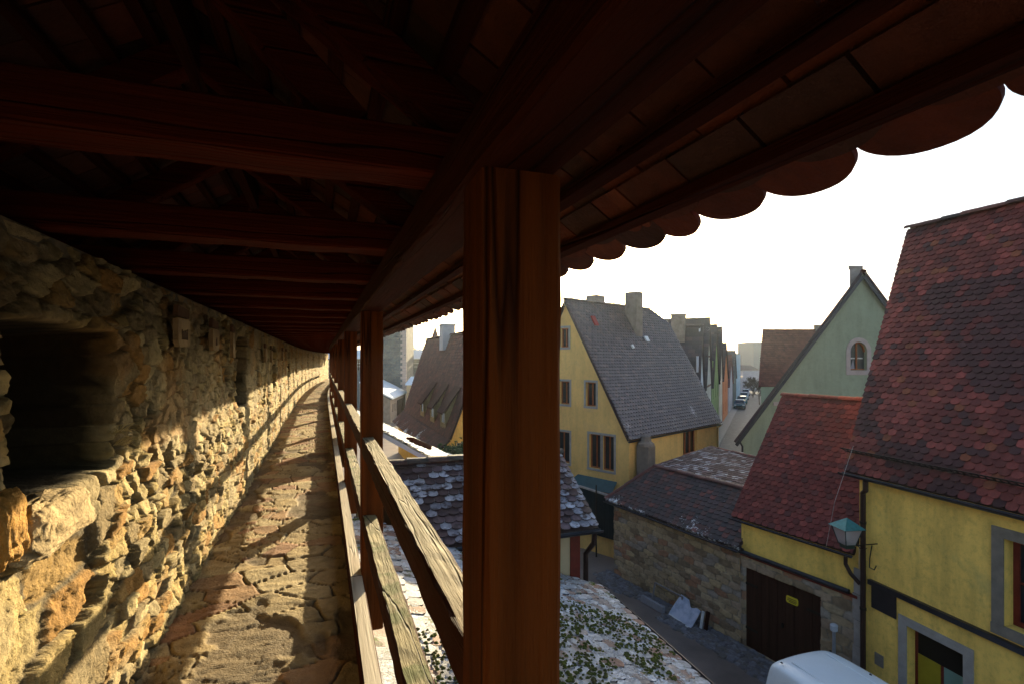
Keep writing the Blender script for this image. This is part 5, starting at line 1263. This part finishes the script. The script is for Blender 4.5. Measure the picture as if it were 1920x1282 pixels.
# ------------------------------------------------------------------ bare trees
M_bark = mat('winter_bark', (.09, .07, .055), .9, .3, 6)
def bare_tree(label, base, h, seed, spread=1.0, depth=5, grp=None, twig=.02):
    rnd = random.Random(seed); tk = MB(); cr_ = MB()
    t = thing('bare_tree', label, 'tree', tuple(base), grp)
    def br(p, d, L, r, k):
        pts = [p]; rs = [r]; q = p.copy(); dd_ = d.copy()
        for i in range(3):
            dd_ = (dd_+Vector((rnd.uniform(-.16, .16), rnd.uniform(-.16, .16), rnd.uniform(-.02, .12)))).normalized(); q = q+dd_*L/3; pts.append(q.copy()); rs.append(r*(1-.15*(i+1)))
        (tk if k >= depth-1 else cr_).tube(pts, rs, 6 if k >= depth-1 else 3)
        if k == 0: return
        nb = 3 if k > 1 else 5
        for i in range(nb+rnd.randint(0, 1)):
            a = rnd.uniform(0, 6.28); tl = rnd.uniform(.35, .85)*spread; o = dd_.orthogonal().normalized(); o2 = dd_.cross(o)
            nd = (dd_*math.cos(tl)+(o*math.cos(a)+o2*math.sin(a))*math.sin(tl)).normalized()
            s = pts[rnd.choice((1, 2, 3, 3))]; br(s, nd, L*rnd.uniform(.55, .78), max(twig, r*.55), k-1)
    br(Vector(base), Vector((0, 0, 1)), h*.34, h*.022, depth)
    tk.build('trunk', M_bark, t); cr_.build('crown', M_bark, t)
for i, (x, y, d, h, lb) in enumerate(((785, 672, 108, 15.5, 'bare winter tree with a wide fine crown right of the tower'), (800, 672, 118, 13, 'bare winter tree just left of the steep brown roof'), (671, 672, 120, 12, 'bare winter tree top seen above the far wall between two posts'))):
    p = Q(x, y, d); p.z = -8.4; bare_tree(lb, p, h, 40+i, 1.0, 6, 'bare trees behind the town wall', .022)
for i, (x, d, h, lb) in enumerate(((1424, 92, 5.6, 'bushy bare tree at the street edge nearest the red roofed house'), (1412, 112, 6.0, 'bare tree at the street edge, middle of three'), (1401, 132, 5.5, 'bare tree farthest down the street edge'))):
    p = W((x-960)/960*d, d, ground_z(d)); bare_tree(lb, p, h, 60+i, 1.15, 5, 'bare trees lining the right side of the street', .03)
# evergreen shrubs in the yard behind the cottage
M_leaf = mat('shrub_leaf', (1, 1, 1), .7, .3, 20, attr=True)
def shrub(label, c, r, n, seed):
    t = thing('garden_shrub', label, 'shrub', tuple(c-Vector((0, 0, r))), 'evergreen shrubs in the yard below the steep roof'); rnd = random.Random(seed); mb = MB()
    for i in range(n):
        d = Vector((rnd.gauss(0, 1), rnd.gauss(0, 1), rnd.gauss(0, .8))).normalized(); p = c+d*r*rnd.uniform(.55, 1.05)*(1+.3*math.sin(d.x*5+seed)*math.cos(d.y*4)); s = rnd.uniform(.05, .11)
        a = Vector((rnd.gauss(0, 1), rnd.gauss(0, 1), rnd.gauss(0, 1))).normalized(); b = a.orthogonal().normalized(); mb.add([p-a*s, p+b*s*.5, p+a*s, p-b*s*.5], [(0, 1, 2, 3)], 0, rnd.choice(((.03, .06, .015), (.05, .09, .02), (.02, .04, .01), (.08, .11, .03))))
    mb.build('foliage', M_leaf, t)
    mb = MB(); mb.tube([c-Vector((0, 0, r*1.3)), c+Vector((0, 0, r*.2))], [.06, .03], 6); mb.build('stem', M_bark, t)
shrub('dark green shrub left of the big post below the steep roof', Q(842, 868, 21), .75, 2400, 3)
shrub('low green shrub at the corner of the snowy roof', Q(812, 872, 23), .6, 1500, 5)
shrub('green shrub close to the yellow gable wall', Q(864, 862, 23.5), .8, 2000, 8)

# ------------------------------------------------------------------ parked cars down the street
def car(label, d, off, colr, snowtop=False, kind='parked_car'):
    c = W(.484*d-4.58+off, d, ground_z(d)+.01); t = thing(kind, label, 'car', tuple(c), 'cars parked at the left kerb of the street')
    f = su; s = Vector((su.y, -su.x, 0)); up = Vector((0, 0, 1))
    prof = [(-2.05, .30), (-2.1, .62), (-1.95, .86), (-1.15, .95), (-.55, 1.38), (.75, 1.43), (1.5, 1.02), (2.0, .92), (2.1, .55), (2.05, .30)]
    mb = MB(); vs = []
    for sd in (-1, -.82, .82, 1):
        k = .90 if abs(sd) == 1 else 1
        for x, z in prof: vs.append(c+f*x*(.985 if abs(sd) == 1 else 1)+s*.86*sd*(1 if z < 1 else .90)+up*(z*(k if z > .9 else 1)))
    n = len(prof); fs = [(j*n+i, j*n+i+1, (j+1)*n+i+1, (j+1)*n+i) for j in range(3) for i in range(n-1)]+[tuple(range(n)), tuple(range(3*n, 4*n))[::-1]]
    mb.add(vs, fs); mb.build('body', mat('car_paint_'+colr[0], colr[1], .25, .05, 2, 0, coat=.5), t)
    mb = MB(); g = lambda x, y, z: c+f*x+s*y+up*z
    mb.poly([g(-1.20, -.66, .985), g(-1.20, .66, .985), g(-.60, .60, 1.385), g(-.60, -.60, 1.385)]); mb.build('windscreen', M_glass, t)
    for sd in (-1, 1):
        mb = MB(); mb.poly([g(-.95, .80*sd, 1.0), g(1.3, .80*sd, 1.0), g(.8, .745*sd, 1.33), g(-.5, .745*sd, 1.33)]); mb.build('side_window', M_glass, t)
        mb = MB(); mb.box(g(-2.08, .62*sd, .68), f*.03, s*.16, up*.07); mb.build('headlight', M_white, t)
    for x in (-1.3, 1.3):
        for sd in (-1, 1):
            mb = MB(); mb.tube([g(x, .70*sd, .31), g(x, .88*sd, .31)], .31, 14); mb.build('wheel', mat('tyre_rubber', (.02, .02, .02), .8, .1), t)
    mb = MB(); mb.box(g(-2.09, 0, .45), f*.02, s*.5, up*.10); mb.build('grille', M_black, t)
    if snowtop: mb = MB(); mb.box(g(.1, 0, 1.445), f*.62, s*.6, up*.02); mb.build('roof_snow', M_snow, t)
car('dark blue green car with frost on its roof, nearest of the parked row', 84, 1.3, ('bluegreen', (.04, .10, .13)), True)
car('teal car second in the parked row', 94, 1.3, ('teal', (.03, .14, .14)))
car('pale blue car third in the parked row', 106, 1.3, ('paleblue', (.25, .33, .40)), True)
car('pinkish white car last in the parked row', 119, 1.3, ('pinkwhite', (.50, .42, .45)), True)

# ------------------------------------------------------------------ winter haze over the town
hz_m = bpy.data.materials.new('winter_haze'); hz_m.use_nodes = True; t_ = hz_m.node_tree
for n_ in list(t_.nodes):
    if n_.type == 'BSDF_PRINCIPLED': t_.nodes.remove(n_)
pv = t_.nodes.new('ShaderNodeVolumePrincipled'); pv.inputs['Color'].default_value = (.80, .90, 1, 1)
pv.inputs['Density'].default_value = .00022; pv.inputs['Anisotropy'].default_value = .7
t_.links.new(pv.outputs[0], [n_ for n_ in t_.nodes if n_.type == 'OUTPUT_MATERIAL'][0].inputs['Volume'])
mb = MB(); mb.abox(-3600, 3600, -3600, 5200, -120, 60); hzo = mb.build('haze', hz_m); tag(hzo, kind='stuff')
hzo['label'] = 'thin winter haze over the town'
